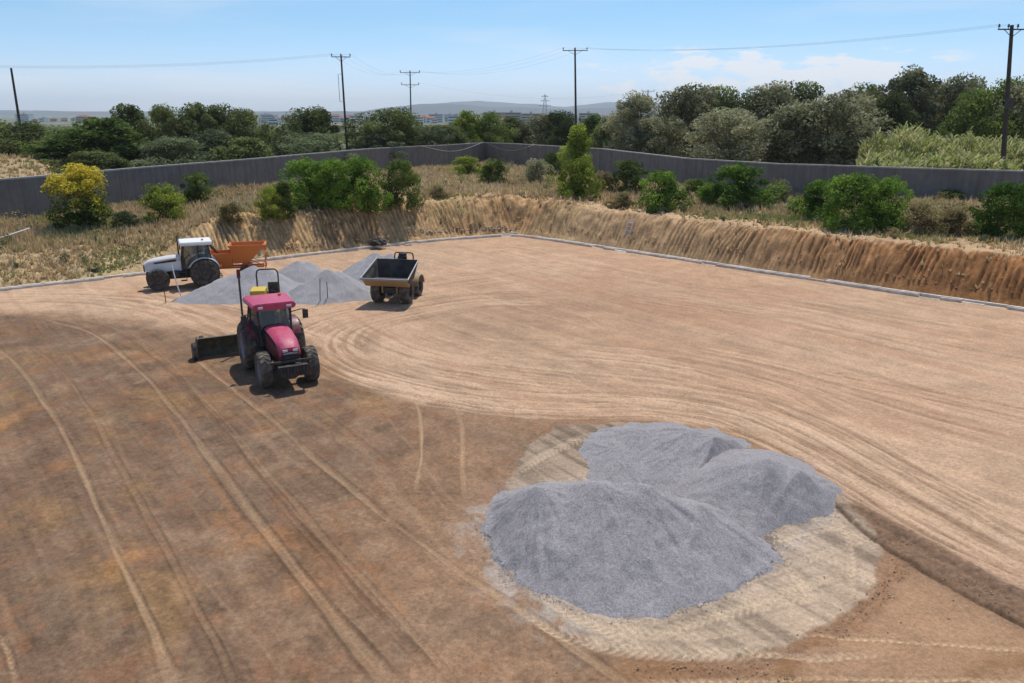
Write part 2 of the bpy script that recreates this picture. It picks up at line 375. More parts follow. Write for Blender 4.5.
def build_terrain():
    cx, cy = 0., 25.
    th1 = np.linspace(math.radians(-12), math.radians(192), 2000)
    th2 = np.linspace(math.radians(192), math.radians(348), 90)[1:]
    th = np.concatenate([th1, th2]); n = len(th)
    ct, st_ = np.cos(th), np.sin(th)
    r0 = np.full(n, 1e9)
    for i in range(len(TOE)):
        a = TOE[i]; b = TOE[(i + 1) % len(TOE)]
        ax, ay = a[0] - cx, a[1] - cy; dx, dy = b[0] - a[0], b[1] - a[1]
        den = ct * dy - st_ * dx; den = np.where(abs(den) < 1e-9, 1e-9, den)
        r = (ax * dy - ay * dx) / den; t = (ax * st_ - ay * ct) / den
        ok = (r > 0) & (t >= -1e-6) & (t <= 1 + 1e-6)
        r0 = np.where(ok & (r < r0), r, r0)
    s = [0.]; d = .16
    while s[-1] < 7: s.append(s[-1] + d)
    while s[-1] < 10500: d *= 1.085; s.append(s[-1] + d)
    s = np.array([-.35] + s)
    Rr = r0[None, :] + s[:, None]
    X = cx + Rr * ct; Y = cy + Rr * st_
    h, D, A, wr, wl = terr(X, Y)
    h[0] = -.12; h[1] = 0
    V = np.stack([X, Y, h], -1)
    # albedo
    R = np.hypot(X, Y)
    n1 = fbm(X * .7, Y * .7, 4, 51)[..., None]; n2 = fbm(X * .12, Y * .12, 3, 61)[..., None]; n3 = fbm(X * 3, Y * 3, 3, 71)[..., None]
    def cc(*a): return np.array(a)[None, None, :]
    straw = cc(.46, .335, .18) * (.7 + .6 * n1)
    k = lambda a: a[..., None]
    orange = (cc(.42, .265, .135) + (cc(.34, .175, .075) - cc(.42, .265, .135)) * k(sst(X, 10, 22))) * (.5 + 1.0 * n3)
    pale = cc(.47, .315, .18) * (.8 + .4 * n1)
    brown = cc(.30, .21, .12) * (.7 + .6 * n1)
    colr = orange + (pale - orange) * k(sst(D + (n3[..., 0] - .5) * 1.6, 1.9, 2.7))
    gs = np.abs(((A / .33 + 2.2 * vn(A / .9, D * .35, 3)) % 1.) - .5) * 2
    colr = colr * (1 + .30 * k((gs - .5) * (.3 + 1.5 * vn(A / .8, D, 23))) * k(1 - sst(D, 2.2, 3.)))
    colr = colr + (brown - colr) * k(sst(D, 4.5, 6.5)) * .8
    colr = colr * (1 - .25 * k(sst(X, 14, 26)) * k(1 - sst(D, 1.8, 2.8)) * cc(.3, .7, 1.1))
    coll = straw + (brown - straw) * k(sst(D, 3, 8)) * .55
    coll = coll + (orange - coll) * k(sst(vn(X * .35, Y * .35, 81), .55, .8)) * .6
    mid_ = (1 - wl) * (1 - wr) * (1 - sst(D, 2.6, 3.6))
    coll = coll * (1 - k(mid_) * (1 - cc(1.0, .88, .78) * (.45 + .9 * n3) * (1 + .5 * k(gs - .5))))
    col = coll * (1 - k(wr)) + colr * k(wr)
    far = cc(.10, .115, .07) * (.6 + .8 * n2); fard = cc(.20, .18, .12)
    far = far + (fard - far) * k(sst(fbm(X * .02, Y * .02, 3, 91), .45, .62))
    col = col + (far - col) * k(sst(R, 110, 190))
    me = None
    q = grid_quads(len(s), n)
    # close the ring
    i = np.arange(len(s) - 1) * n
    q2 = np.stack([i + n - 1, i, i + n, i + n + n - 1], 1)
    me = np_mesh('ground', V.reshape(-1, 3), quads=np.concatenate([q, q2])[:, ::-1], smooth=True)
    set_col(me, 'albedo', np.clip(col, .01, .9).reshape(-1, 3))
    o = link('ground', me, M['terrain']); o['kind'] = 'structure'
build_terrain()

# ------------------------------------------------------------------ the pit floor with its tracks
PAD = px([(560, 426), (620, 423), (700, 432), (770, 452), (838, 497), (868, 520), (888, 548), (876, 590), (838, 622), (782, 650), (706, 661), (640, 658), (588, 642), (545, 610), (506, 572), (498, 530), (508, 486), (524, 450)])
def build_floor():
    ys = [5.]
    while ys[-1] < 66: ys.append(ys[-1] + .034 + max(0, ys[-1] - 16) * .0032)
    ys = np.array(ys); nc = 1500
    u = np.linspace(-1, 1, nc); u = u * (.72 + .28 * u * u)      # finer columns towards the middle
    X = u[None, :] * (.72 * ys[:, None] + 12.); Y = np.repeat(ys[:, None], nc, 1)
    shp = X.shape
    Z = (fbm(X * .35, Y * .35, 3, 1) - .5) * .12
    ORIG = np.arange(X.size).reshape(shp)
    brown = np.array([.158, .110, .078]); lightc = np.array([.50, .362, .248])
    def c3(a): return np.asarray(a)[..., None]
    # ---- zones
    bnd = px([(-60, 312), (40, 314), (130, 322), (205, 330), (262, 338), (318, 350), (346, 377), (400, 399), (480, 412), (560, 420), (640, 421), (700, 428), (750, 440), (800, 466), (838, 498), (900, 535), (960, 568), (1040, 610), (1150, 668)])
    bl = catmull(bnd, 6)
    wob = (fbm(X * .9, Y * .9, 4, 5) - .5)
    d, sdn, s = dist_poly(X, Y, bl)
    light = sst(sdn + wob * 1.0, -.25, .35)
    soft = sst(sdn + wob * 1.6, -1.2, 1.2)
    leftpart = 1 - sst(X, -10, -5)
    light = light * (1 - leftpart) + soft * leftpart
    # large blotches
    b1 = fbm(X * .16, Y * .16, 4, 2); b2 = fbm(X * .5, Y * .5, 4, 3)
    # streak directions
    def streak(p0, p1, across, along, seed, oct=3):
        a = at(*p0); b = at(*p1); l = math.hypot(b[0] - a[0], b[1] - a[1]); tx, ty = (b[0] - a[0]) / l, (b[1] - a[1]) / l
        U = X * tx + Y * ty; Vv = -X * ty + Y * tx + .5 * (vn(U / 6, 0 * U, seed + 3) - .5)
        return fbm(U / along, Vv / across, oct, seed, .6), U, Vv
    sL, UL, VL = streak((205, 365), (640, 683), .35, 7., 10)
    sL2, _, _ = streak((205, 365), (640, 683), .10, 2.5, 14)
    sL3, _, _ = streak((205, 365), (640, 683), 1.3, 14., 18)
    sR, _, _ = streak((560, 300), (1024, 430), .30, 9., 22)
    sR2, _, _ = streak((560, 300), (1024, 430), .9, 14., 26)
    colL = brown * c3(.86 + .42 * (sL - .5) + .5 * (sL2 - .5) + .5 * (sL3 - .5) + .5 * (b1 - .5) + .28)
    # damp dark stripes and rusty patches of subsoil
    dk = sst(sL3 * .6 + b2 * .4, .55, .68)
    colL = colL * (1 - c3(dk) * np.array([.22, .24, .25]))
    rs = sst(b2, .56, .72) * sst(fbm(X * .25, Y * .25, 2, 77), .45, .65) * (1 - sst(X, -7, -2)) * (1 - sst(Y, 24, 34))
    colL = colL + (np.array([.40, .205, .085]) - colL) * c3(rs * .55)
    pale = sst(fbm(X * .7, Y * .7, 5, 88), .58, .75)
    colL = colL + (np.array([.36, .27, .19]) - colL) * c3(pale * .35)
    colR = lightc * c3(1 + .32 * (sR - .5) + .30 * (sR2 - .5) + .34 * (b1 - .5) + .2 * (b2 - .5))
    pk = sst(b1 * .5 + sR2 * .5, .45, .62)
    colR = colR + (np.array([.40, .255, .165]) - colR) * c3(pk * .55)
    # darker redder heart of the far field
    ex = np.exp(-(((X - 4.) / 9.) ** 2 + ((Y - 38) / 7.) ** 2))
    colR = colR * (1 - c3(ex * .22) * np.array([.8, 1., 1.1]))
    col = colL * (1 - c3(light)) + colR * c3(light)
    Z += -.02 * (sL - .5) * (1 - light) * 2 + (sR - .5) * .05 * light
    # middle ground right of the tractor: smoother and paler than the far left
    mid = inside(X, Y, px([(330, 385), (400, 402), (500, 416), (560, 425), (505, 455), (480, 500), (468, 560), (420, 520), (330, 430)]))
    md = sst(X + wob * 2, -5.5, -1.5) * (1 - light)
    col = col + (np.array([.335, .225, .150]) * c3(.8 + .4 * b2) - col) * c3(md * .6)
    # ---- dark loose windrow along the edge, lower right
    wr_ = catmull(px([(760, 447), (800, 468), (838, 499), (880, 528), (930, 558), (985, 588), (1050, 622), (1150, 675)]), 6)
    d, sg, s = dist_poly(X, Y, wr_)
    wid = .12 + .40 * sst(s, 2.2, 6.)
    e = (sg + .10) / wid + (fbm(X * 4, Y * 4, 4, 41, .65) - .5) * .45
    wm = np.exp(-(np.abs(e) ** 3) * 1.0) * sst(s, .0, 1.2)
    wr_n = fbm(X * 6, Y * 6, 4, 42); step_shade = np.exp(-((sg + wid * 1.02 + .07 + .06 * (wr_n - .5)) / .055) ** 2) * sst(s, .0, 1.) * (.5 + .8 * fbm(X * 3, Y * 3, 3, 45))
    col = col + (np.array([.215, .15, .105]) * c3(.65 + .7 * fbm(X * 11, Y * 11, 3, 43, .7)) - col) * c3(np.clip(wm * 1.1, 0, .93))
    Z += wm * (.10 + .10 * (wr_n - .4))
    Z += .10 * sst(sg, -.1, .25) * sst(s, .5, 3.) * np.exp(-np.clip(sg, 0, 9) / 2.5)
    # ---- mottling: scuffs across the lanes, ochre and grey-brown patches, fine crumbs
    mt_ = fbm(X * 1.1, Y * 1.1, 5, 701, .65); mt2 = fbm(X * 3.2, Y * 2.2, 4, 702, .65); sc_ = fbm(X * .9 + Y * .2, Y * 1.6, 4, 703, .6); cb = fbm(X * 9, Y * 9, 3, 704, .7)
    mot = 1 + .40 * (mt_ - .5) + .45 * (mt2 - .5) + .34 * (sc_ - .5) + .6 * (cb - .5)
    col = col * c3(1 + (mot - 1) * (1.0 - .55 * light))
    oc = sst(fbm(X * .55 + .3 * Y, Y * .6, 5, 705, .62), .50, .70) * (1 - light) * (1 - sst(X, -6, -1))
    col = col + (np.array([.34, .215, .085]) * c3(mot) - col) * c3(oc * .30)
    gy = sst(fbm(X * .5, Y * .55, 5, 706, .62), .52, .70) * (1 - light); col = col + (np.array([.21, .165, .125]) * c3(mot) - col) * c3(gy * .4)
    rd = sst(fbm(X * 1.7, Y * 1.7, 4, 707), .60, .74) * (1 - light); col = col + (np.array([.27, .135, .075]) - col) * c3(rd * .35)
    # ---- lower-right yard (between pad and windrow)
    yard = inside(X, Y, px([(892, 548), (1100, 660), (1150, 760), (640, 760), (640, 690), (780, 668), (850, 625), (885, 590)]))
    yd = yard.astype(float)
    col = col + (np.array([.385, .262, .175]) * c3(.75 + .5 * fbm(X * 1.4, Y * 1.4, 5, 46)) - col) * c3(yd * .75 * (1 - np.clip(wm * 1.3, 0, 1)))
    # ---- gravel pad
    dp, _, _ = dist_poly(X, Y, PAD, True)
    ip = inside(X, Y, PAD); sp = np.where(ip, dp, -dp) + (fbm(X * 1.6, Y * 1.6, 4, 47) - .5) * .55
    pad = sst(sp, -.04, .08)
    a0, a1 = at(480, 560), at(800, 640)
    s1, _, _ = streak((560, 440), (860, 600), .13, 2.8, 50); s2_, _, _ = streak((620, 655), (870, 560), .2, 1.8, 54)
    s1b, _, _ = streak((560, 440), (860, 600), .34, 3.6, 53)
    pc = np.array([.385, .325, .262]) * c3(.40 + .52 * sst(s1b, .38, .60) + .14 * sst(s1, .38, .58) + .12 * sst(s2_, .38, .6) + .2 * b2)
    ul = sst(Y - .55 * X, 17.2, 19.); pc = pc * (1 - .28 * c3(ul)) * np.array([1.03, 1.03, 1.04])
    dust = sst(fbm(X * .45, Y * .45, 4, 57), .42, .62)
    pc = pc + (np.array([.52, .445, .36]) * c3(.75 + .5 * s1) - pc) * c3(dust * .35 * (1 - ul))
    gd, _, _ = dist_poly(X, Y, [(-.5, 16.2), (.4, 14.0), (2., 13.2), (3.7, 13.7), (5.5, 15.), (7.9, 17.4), (7.6, 19.4), (4.5, 19), (0, 18)], True)
    gdust = np.exp(-gd / .35) * (.4 + .9 * fbm(X * 5, Y * 5, 3, 58))
    col = col + (pc - col) * c3(pad * .92)
    Z += pad * .02 + pad * (s1 - .5) * .02
    # bluish stone dust spilled round the heap
    sl, _, _ = dist_poly(X, Y, px([(478, 515), (480, 560), (520, 600), (580, 640)]))
    spill = np.exp(-(sl / .5) ** 2) * sst(fbm(X * 2.6, Y * 2.6, 4, 59), .42, .66) * .6
    col = col + (np.array([.42, .41, .41]) - col) * c3(np.clip(gdust * .6 + spill, 0, .85))
    # ---- moist rust-brown rim of the pad
    rim = catmull(px([(905, 560), (888, 585), (862, 612), (832, 634), (800, 652), (786, 672), (740, 672), (690, 668), (640, 668)]), 6)
    d, sg, s = dist_poly(X, Y, rim)
    d = d + (fbm(X * 3, Y * 3, 4, 611) - .5) * .5; rm = np.exp(-(d / .16) ** 2) * (1.8 * fbm(X * 6, Y * 6, 3, 61, .7) - .1)
    col = col + (np.array([.27, .165, .10]) - col) * c3(np.clip(rm * .8, 0, .8)); Z += rm * .04
    rim2 = px([(640, 672), (720, 690), (800, 690)]); d, _, _ = dist_poly(X, Y, rim2)
    rm = np.exp(-(d / .5) ** 2) * (.3 + .8 * fbm(X * 2, Y * 2, 4, 62)); col = col + (np.array([.27, .165, .095]) - col) * c3(np.clip(rm, 0, .8))
    rim3 = px([(1060, 655), (985, 668), (960, 690)]); d, _, _ = dist_poly(X, Y, rim3)
    rm = np.exp(-(d / .22) ** 2) * (.3 + .9 * fbm(X * 4, Y * 4, 4, 63)); col = col + (np.array([.26, .16, .09]) - col) * c3(np.clip(rm, 0, .85)); Z += rm * .04
    rim4 = px([(785, 665), (790, 690)]); d, _, _ = dist_poly(X, Y, rim4)
    rm = np.exp(-(d / .16) ** 2) * (.3 + .9 * fbm(X * 4, Y * 4, 4, 64)); col = col + (np.array([.27, .165, .09]) - col) * c3(np.clip(rm, 0, .85))

    # ---- track makers
    colf = np.ascontiguousarray(col).reshape(-1, 3); Zf = Z.reshape(-1); Xf = X.reshape(-1); Yf = Y.reshape(-1)
    def sub(P, m):
        x0, y0 = P.min(0) - m; x1, y1 = P.max(0) + m
        return np.where((Xf > x0) & (Xf < x1) & (Yf > y0) & (Yf < y1))[0]
    def band(pts, w, tint, amt, dz=0., edge=.0, seed=0, per=8, lug=0., breakup=.6):
        P = catmull(px(pts), per); ix = sub(P, w * 3 + .5)
        x, y = Xf[ix], Yf[ix]; w = w * .72
        d, sg, s = dist_poly(x, y, P)
        L_ = s.max() if len(s) else 1
        sg = sg + .10 * (fbm(s / 2.2, 0 * s, 3, seed) - .5); w = w * (.55 + .9 * vn(s / 2.6, 0 * s + 4, seed + 2))
        m = np.exp(-np.abs(sg / w) ** 3) * sst(s, 0, 1.2) * (1 - sst(s, L_ - 1.2, L_))
        m = m * np.clip(1 - breakup + breakup * 3.2 * (fbm(s / 1.6, sg / (w * .6), 3, seed + 1) - .28), 0, 1.3)
        if lug:
            ph = ((s + np.abs(sg) * .9) / lug) % 1.
            lg = (ph < .5).astype(float)
            m = m * (.45 + .75 * lg); Zf[ix] += -.012 * lg * np.exp(-np.abs(sg / w) ** 3)
        m = np.clip(m * amt * (.88 if lug else .74), 0, .95)
        colf[ix] = colf[ix] + (np.array(tint) - colf[ix]) * m[:, None]
        Zf[ix] += dz * m
        if edge:
            em = np.exp(-((np.abs(sg) - w * 1.25) / (w * .28)) ** 2) * edge * sst(s, 0, 1.2) * (1 - sst(s, L_ - 1.2, L_)) * (.4 + vn(s / .8, sg * 3, seed + 9))
            colf[ix] = colf[ix] * (1 - .45 * np.clip(em, 0, 1))[:, None]; Zf[ix] += .03 * em
    def family(pts, half, cell, amt, dz, seed, run=5., per=8, tint=(.62, .47, .335), dark=(.27, .185, .12), bias=.5):
        P = catmull(px(pts), per); ix = sub(P, half + .5)
        x, y = Xf[ix], Yf[ix]; d, sg, s = dist_poly(x, y, P); L_ = s.max()
        wv = sg + .5 * (fbm(s / 5, sg / 3, 3, seed) - .5)
        n = fbm(wv / (cell * .68), s / run, 3, seed + 1, .6)
        m = (1 - sst(d, half * .45, half)) * sst(s, 0, 2.5) * (1 - sst(s, L_ - 2.5, L_)) * amt
        m = m * np.clip(.25 + 1.9 * (fbm(x * .45, y * .45, 4, seed + 7) - .22), .1, 1.05) * .82
        hi = sst(n, bias + .03, bias + .16) * m; lo = (1 - sst(n, bias - .17, bias - .04)) * m
        colf[ix] += (np.array(tint) - colf[ix]) * np.clip(hi * .8, 0, .9)[:, None]
        colf[ix] += (np.array(dark) - colf[ix]) * np.clip(lo * .95, 0, .95)[:, None]
        Zf[ix] += dz * (n - .5) * 2 * m
        n2 = fbm(wv / (cell * .55), s / (run * .45), 2, seed + 21, .5); cr_ = np.exp(-((n2 - .5) / .022) ** 2) * sst(fbm(s / 1.5, wv / (cell * 2), 3, seed + 23), .45, .6) * np.clip(m, 0, 1)
        colf[ix] += (np.array([.22, .15, .10]) - colf[ix]) * np.clip(cr_ * .75, 0, .85)[:, None]; Zf[ix] -= .03 * cr_
    T1c = (.375, .28, .19)
    # long wheel tracks on the brown side
    band([(-10, 345), (14, 362), (38, 392), (72, 450), (105, 525), (140, 600), (182, 700)], .13, T1c, .85, -.03, .5, 1)
    band([(30, 346), (62, 372), (100, 430), (150, 520), (215, 640), (240, 700)], .10, (.31, .215, .14), .45, -.02, .6, 2)
    band([(40, 318), (95, 335), (140, 372), (190, 430), (245, 505), (310, 588), (405, 700)], .17, T1c, .65, -.04, .9, 3)
    band([(70, 318), (120, 334), (168, 372), (222, 432), (282, 505), (355, 590), (440, 680)], .10, (.16, .10, .065), .7, -.05, .5, 4)
    band([(100, 322), (150, 345), (205, 400), (262, 465), (330, 545), (420, 640), (470, 700)], .09, (.34, .24, .155), .5, -.02, .5, 5)
    band([(190, 352), (215, 375), (262, 412), (312, 455), (372, 505), (452, 565), (540, 622), (650, 700)], .15, T1c, .75, -.03, .5, 6)
    band([(300, 398), (340, 425), (400, 470), (470, 520), (520, 560)], .10, (.19, .125, .08), .55, -.03, .3, 7)
    band([(-10, 620), (8, 655), (20, 700)], .10, T1c, .8, -.02, .5, 8, lug=.16)
    band([(413, 396), (420, 415), (421, 450), (416, 500)], .09, (.47, .345, .23), .85, -.01, .2, 9)
    band([(455, 402), (461, 425), (463, 460), (466, 505)], .09, (.47, .345, .23), .75, -.01, .2, 10)
    band([(0, 470), (60, 560), (110, 700)], .18, (.17, .11, .07), .4, 0, 0, 11)
    band([(240, 520), (310, 600), (400, 690)], .22, (.17, .11, .07), .4, 0, 0, 12)
    band([(120, 430), (190, 530), (300, 690)], .25, (.17, .11, .07), .35, 0, 0, 13)
    for k in range(26):
        x0 = rnd.uniform(-40, 420); y0 = rnd.uniform(380, 560); l = rnd.uniform(60, 170); sl = rnd.uniform(.62, .9) if x0 > 150 else rnd.uniform(.35, .6)
        band([(x0, y0), (x0 + l * sl * .5, y0 + l * .5), (x0 + l * sl, y0 + l)], rnd.uniform(.04, .14), rnd.choice([(.16, .105, .07), (.36, .26, .18), (.33, .18, .09)]), rnd.uniform(.25, .55), -.01, 0, 100 + k)
    # haul-road sweep across the light ground
    family([(300, 345), (345, 368), (395, 385), (470, 399), (560, 407), (650, 408), (725, 418), (790, 445), (860, 492), (950, 545), (1060, 600)], 1.5, .17, 1.0, .05, 200, 4.)
    family([(330, 322), (380, 352), (450, 370), (540, 382), (640, 390), (740, 405), (820, 440), (900, 490), (1060, 575)], 2.4, .26, .85, .05, 210, 6.)
    family([(700, 392), (790, 425), (870, 468), (960, 520), (1080, 580)], 2.0, .2, .9, .05, 216, 6.)
    family([(352, 375), (325, 350), (340, 328), (400, 312), (480, 300), (560, 300)], 3.2, .3, .7, .04, 220, 5.)
    family([(200, 345), (255, 320), (330, 305), (420, 290), (520, 275)], 3.0, .35, .5, .03, 230, 6.)
    family([(-40, 298), (60, 296), (130, 300), (200, 312), (262, 330), (320, 350)], 2.6, .34, .8, .04, 240, 5.)
    family([(120, 292), (190, 318), (250, 345), (300, 362)], 1.6, .3, .7, .03, 245, 4.)
    family([(410, 330), (470, 345), (560, 352), (660, 362), (760, 385), (860, 430)], 2.2, .3, .6, .035, 250, 5., bias=.52)
    family([(680, 345), (800, 372), (900, 398), (1060, 440)], 2.6, .3, .6, .035, 260, 9.)
    family([(640, 290), (800, 315), (930, 345), (1060, 372)], 3.6, .4, .45, .03, 266, 12.)
    family([(560, 262), (720, 290), (900, 315), (1060, 345)], 2.0, .35, .4, .02, 270, 12.)
    # pair of dark tyre lines and smaller ones
    for j, pts in enumerate(([(790, 368), (880, 382), (960, 396), (1060, 415)], [(800, 376), (880, 390), (960, 405), (1060, 425)],
                [(700, 422), (760, 440), (840, 485), (930, 540), (1050, 590)], [(690, 408), (780, 432), (860, 478), (950, 528), (1050, 575)],
                [(470, 385), (540, 392), (620, 392), (700, 400), (770, 418)], [(860, 330), (940, 345), (1050, 362)])):
        band(pts, .07, (.25, .17, .11), .8, -.05, .0, 300 + j); band([(a, b + 3) for a, b in pts], .06, (.58, .43, .29), .6, .01, 0, 320 + j)
    for k in range(40):
        x0 = rnd.uniform(330, 800); y0 = rnd.uniform(290, 400); l = rnd.uniform(20, 90)
        band([(x0, y0), (x0 + l * .5, y0 + l * rnd.uniform(.05, .15)), (x0 + l, y0 + l * rnd.uniform(.12, .4))], rnd.uniform(.04, .1), rnd.choice([(.27, .185, .12), (.58, .43, .30)]), rnd.uniform(.4, .8), -.02, 0, 400 + k)
    # the loose windrow lies over the wheel marks
    wf = np.clip(wm * 1.15, 0, .95).reshape(-1) * (1 - pad.reshape(-1) * .8); wt = (np.array([.20, .138, .098]) * c3(.6 + .8 * fbm(X * 12, Y * 12, 3, 44, .7))).reshape(-1, 3)
    colf += (wt - colf) * wf[:, None]; colf += (np.array([.085, .058, .04]) - colf) * np.clip(step_shade.reshape(-1) * .95, 0, .9)[:, None]; Zf -= .05 * step_shade.reshape(-1)  # thin groove along the edge, the step's shadow painted into its dark colour
    # tyre treads printed in the pad and the yard
    tr = (.56, .485, .385)
    for j, (pts, w) in enumerate([([(500, 600), (560, 632), (640, 650), (740, 652), (800, 640)], .20), ([(520, 585), (590, 622), (680, 636), (770, 628)], .2),
            ([(700, 600), (760, 575), (850, 545), (880, 540)], .18), ([(690, 622), (760, 600), (860, 568)], .18), ([(720, 560), (780, 540), (870, 520)], .17),
            ([(790, 520), (840, 530), (885, 548)], .16), ([(640, 640), (740, 610), (840, 590)], .2), ([(560, 610), (660, 655)], .18),
            ([(520, 470), (600, 500), (640, 520)], .2), ([(545, 440), (610, 440)], .18), ([(505, 480), (545, 455), (600, 432)], .2),
            ([(700, 640), (800, 660), (900, 650)], .15), ([(770, 545), (800, 580), (820, 620)], .18), ([(830, 505), (850, 550), (850, 600)], .16)]):
        band(pts, w, tr, .6, -.012, .25, 500 + j, lug=.17, breakup=.45)
    band([(770, 634), (850, 639), (930, 643), (1060, 652)], .11, (.56, .43, .30), .85, -.012, .3, 520, lug=.15, breakup=.3)
    band([(620, 680), (740, 680), (860, 680), (1060, 684)], .10, (.54, .42, .30), .8, -.012, .3, 521, lug=.15, breakup=.3)
    # small-scale churn
    Z2 = Zf.reshape(shp)
    Z2 += (fbm(X * 5, Y * 5, 3, 70) - .5) * .022 * (.6 + .8 * light)
    V = np.stack([X, Y, Z2], -1)
    q = grid_quads(*shp)
    # drop the faces well outside the pit
    ins = inside(X, Y, TOE); dd, _, _ = dist_poly(X, Y, TOE, True)
    keep = (ins | (dd < .5)).reshape(-1)
    q = q[keep[q].all(1)]
    used = np.zeros(len(keep), bool); used[q.ravel()] = True
    remap = np.cumsum(used) - 1
    me = np_mesh('ground', V.reshape(-1, 3)[used], quads=remap[q], smooth=True)
    lf_ = light.reshape(-1, 1); colf *= np.array([.99, .865, .735]) * (1 - lf_) + np.array([.96, .865, .79]) * lf_
    set_col(me, 'albedo', np.clip(colf, .02, .8)[used])
    o = link('ground', me, M['ground']); o['kind'] = 'structure'
    # the rest of the pit floor, out of frame
    bmv = [(x, y, -.09) for x, y in TOE]
    me = bpy.data.meshes.new('ground'); me.from_pydata([(0, 20, -.09)] + bmv, [], [(0, (i + 1) % len(TOE) + 1, i + 1) for i in range(len(TOE))])
    for p in me.polygons:
        if p.normal.z < 0: p.flip()
    set_col(me, 'albedo', np.tile(np.array([.42, .29, .19]), (len(TOE) + 1, 1)))
    o = link('ground', me, M['ground']); o['kind'] = 'structure'
build_floor()

# ------------------------------------------------------------------ general mesh builder
class MB:
    def __init__(s): s.bm = bmesh.new()
    def box(s, x0, x1, y0, y1, z0, z1, bev=0., rot=None):
        r = bmesh.ops.create_cube(s.bm, size=1.)
        vs = r['verts']
        for v in vs: v.co = Vector(((x0 + x1) / 2 + v.co.x * (x1 - x0), (y0 + y1) / 2 + v.co.y * (y1 - y0), (z0 + z1) / 2 + v.co.z * (z1 - z0)))
        if rot is not None:
            c = Vector(((x0 + x1) / 2, (y0 + y1) / 2, (z0 + z1) / 2)); bmesh.ops.rotate(s.bm, verts=vs, cent=c, matrix=rot)
        if bev:
            es = {e for v in vs for e in v.link_edges}
            bmesh.ops.bevel(s.bm, geom=list(es), offset=bev, segments=2, affect='EDGES', profile=.7)
        return s
    def prism(s, prof, y0, y1, bev=0., taper=1.):
        """profile in xz extruded along y; taper narrows nothing, kept plain"""
        a = [s.bm.verts.new((x, y0, z)) for x, z in prof]; b = [s.bm.verts.new((x, y1, z)) for x, z in prof]
        fs = [s.bm.faces.new(a[::-1]), s.bm.faces.new(b)]
        n = len(prof)
        for i in range(n): fs.append(s.bm.faces.new((a[i], a[(i + 1) % n], b[(i + 1) % n], b[i])))
        bmesh.ops.recalc_face_normals(s.bm, faces=fs)
        if bev:
            es = {e for f in fs for e in f.edges}
            bmesh.ops.bevel(s.bm, geom=list(es), offset=bev, segments=2, affect='EDGES', profile=.7)
        return s
    def loft(s, rings, cap=True):
        R = [[s.bm.verts.new(p) for p in r] for r in rings]; fs = []
        n = len(R[0])
        for a, b in zip(R, R[1:]):
            for i in range(n): fs.append(s.bm.faces.new((a[i], a[(i + 1) % n], b[(i + 1) % n], b[i])))
        if cap: fs += [s.bm.faces.new(R[0][::-1]), s.bm.faces.new(R[-1])]
        bmesh.ops.recalc_face_normals(s.bm, faces=fs); return s
    def tube(s, pts, r, n=8, r1=None):
        pts = [Vector(p) for p in pts]; rings = []
        for i, p in enumerate(pts):
            d = (pts[min(i + 1, len(pts) - 1)] - pts[max(i - 1, 0)]).normalized()
            a = d.orthogonal().normalized() if i == 0 else (pa - d * pa.dot(d)).normalized()
            pa = a; b = d.cross(a)
            rr = r if r1 is None else r + (r1 - r) * i / (len(pts) - 1)
            rings.append([p + (a * math.cos(2 * PI * k / n) + b * math.sin(2 * PI * k / n)) * rr for k in range(n)])
        return s.loft(rings)
    def lathe_y(s, prof, cx, cz, n=32):
        """profile of (radius, y) closed loop revolved round an axle along y"""
        rings = [[(cx + r * math.cos(2 * PI * k / n), y, cz + r * math.sin(2 * PI * k / n)) for r, y in prof] for k in range(n)]
        R = [[s.bm.verts.new(p) for p in r] for r in rings]; m = len(prof); fs = []
        for k in range(n):
            a, b = R[k], R[(k + 1) % n]
            for i in range(m): fs.append(s.bm.faces.new((a[i], a[(i + 1) % m], b[(i + 1) % m], b[i])))
        bmesh.ops.recalc_face_normals(s.bm, faces=fs); return s
    def build(s, name, mat, parent=None, smooth=False, loc=None):
        me = bpy.data.meshes.new(name); s.bm.to_mesh(me); s.bm.free()
        if smooth:
            me.polygons.foreach_set('use_smooth', [True] * len(me.polygons))
            me.set_sharp_from_angle(angle=math.radians(38))
        return link(name, me, mat, parent, loc)

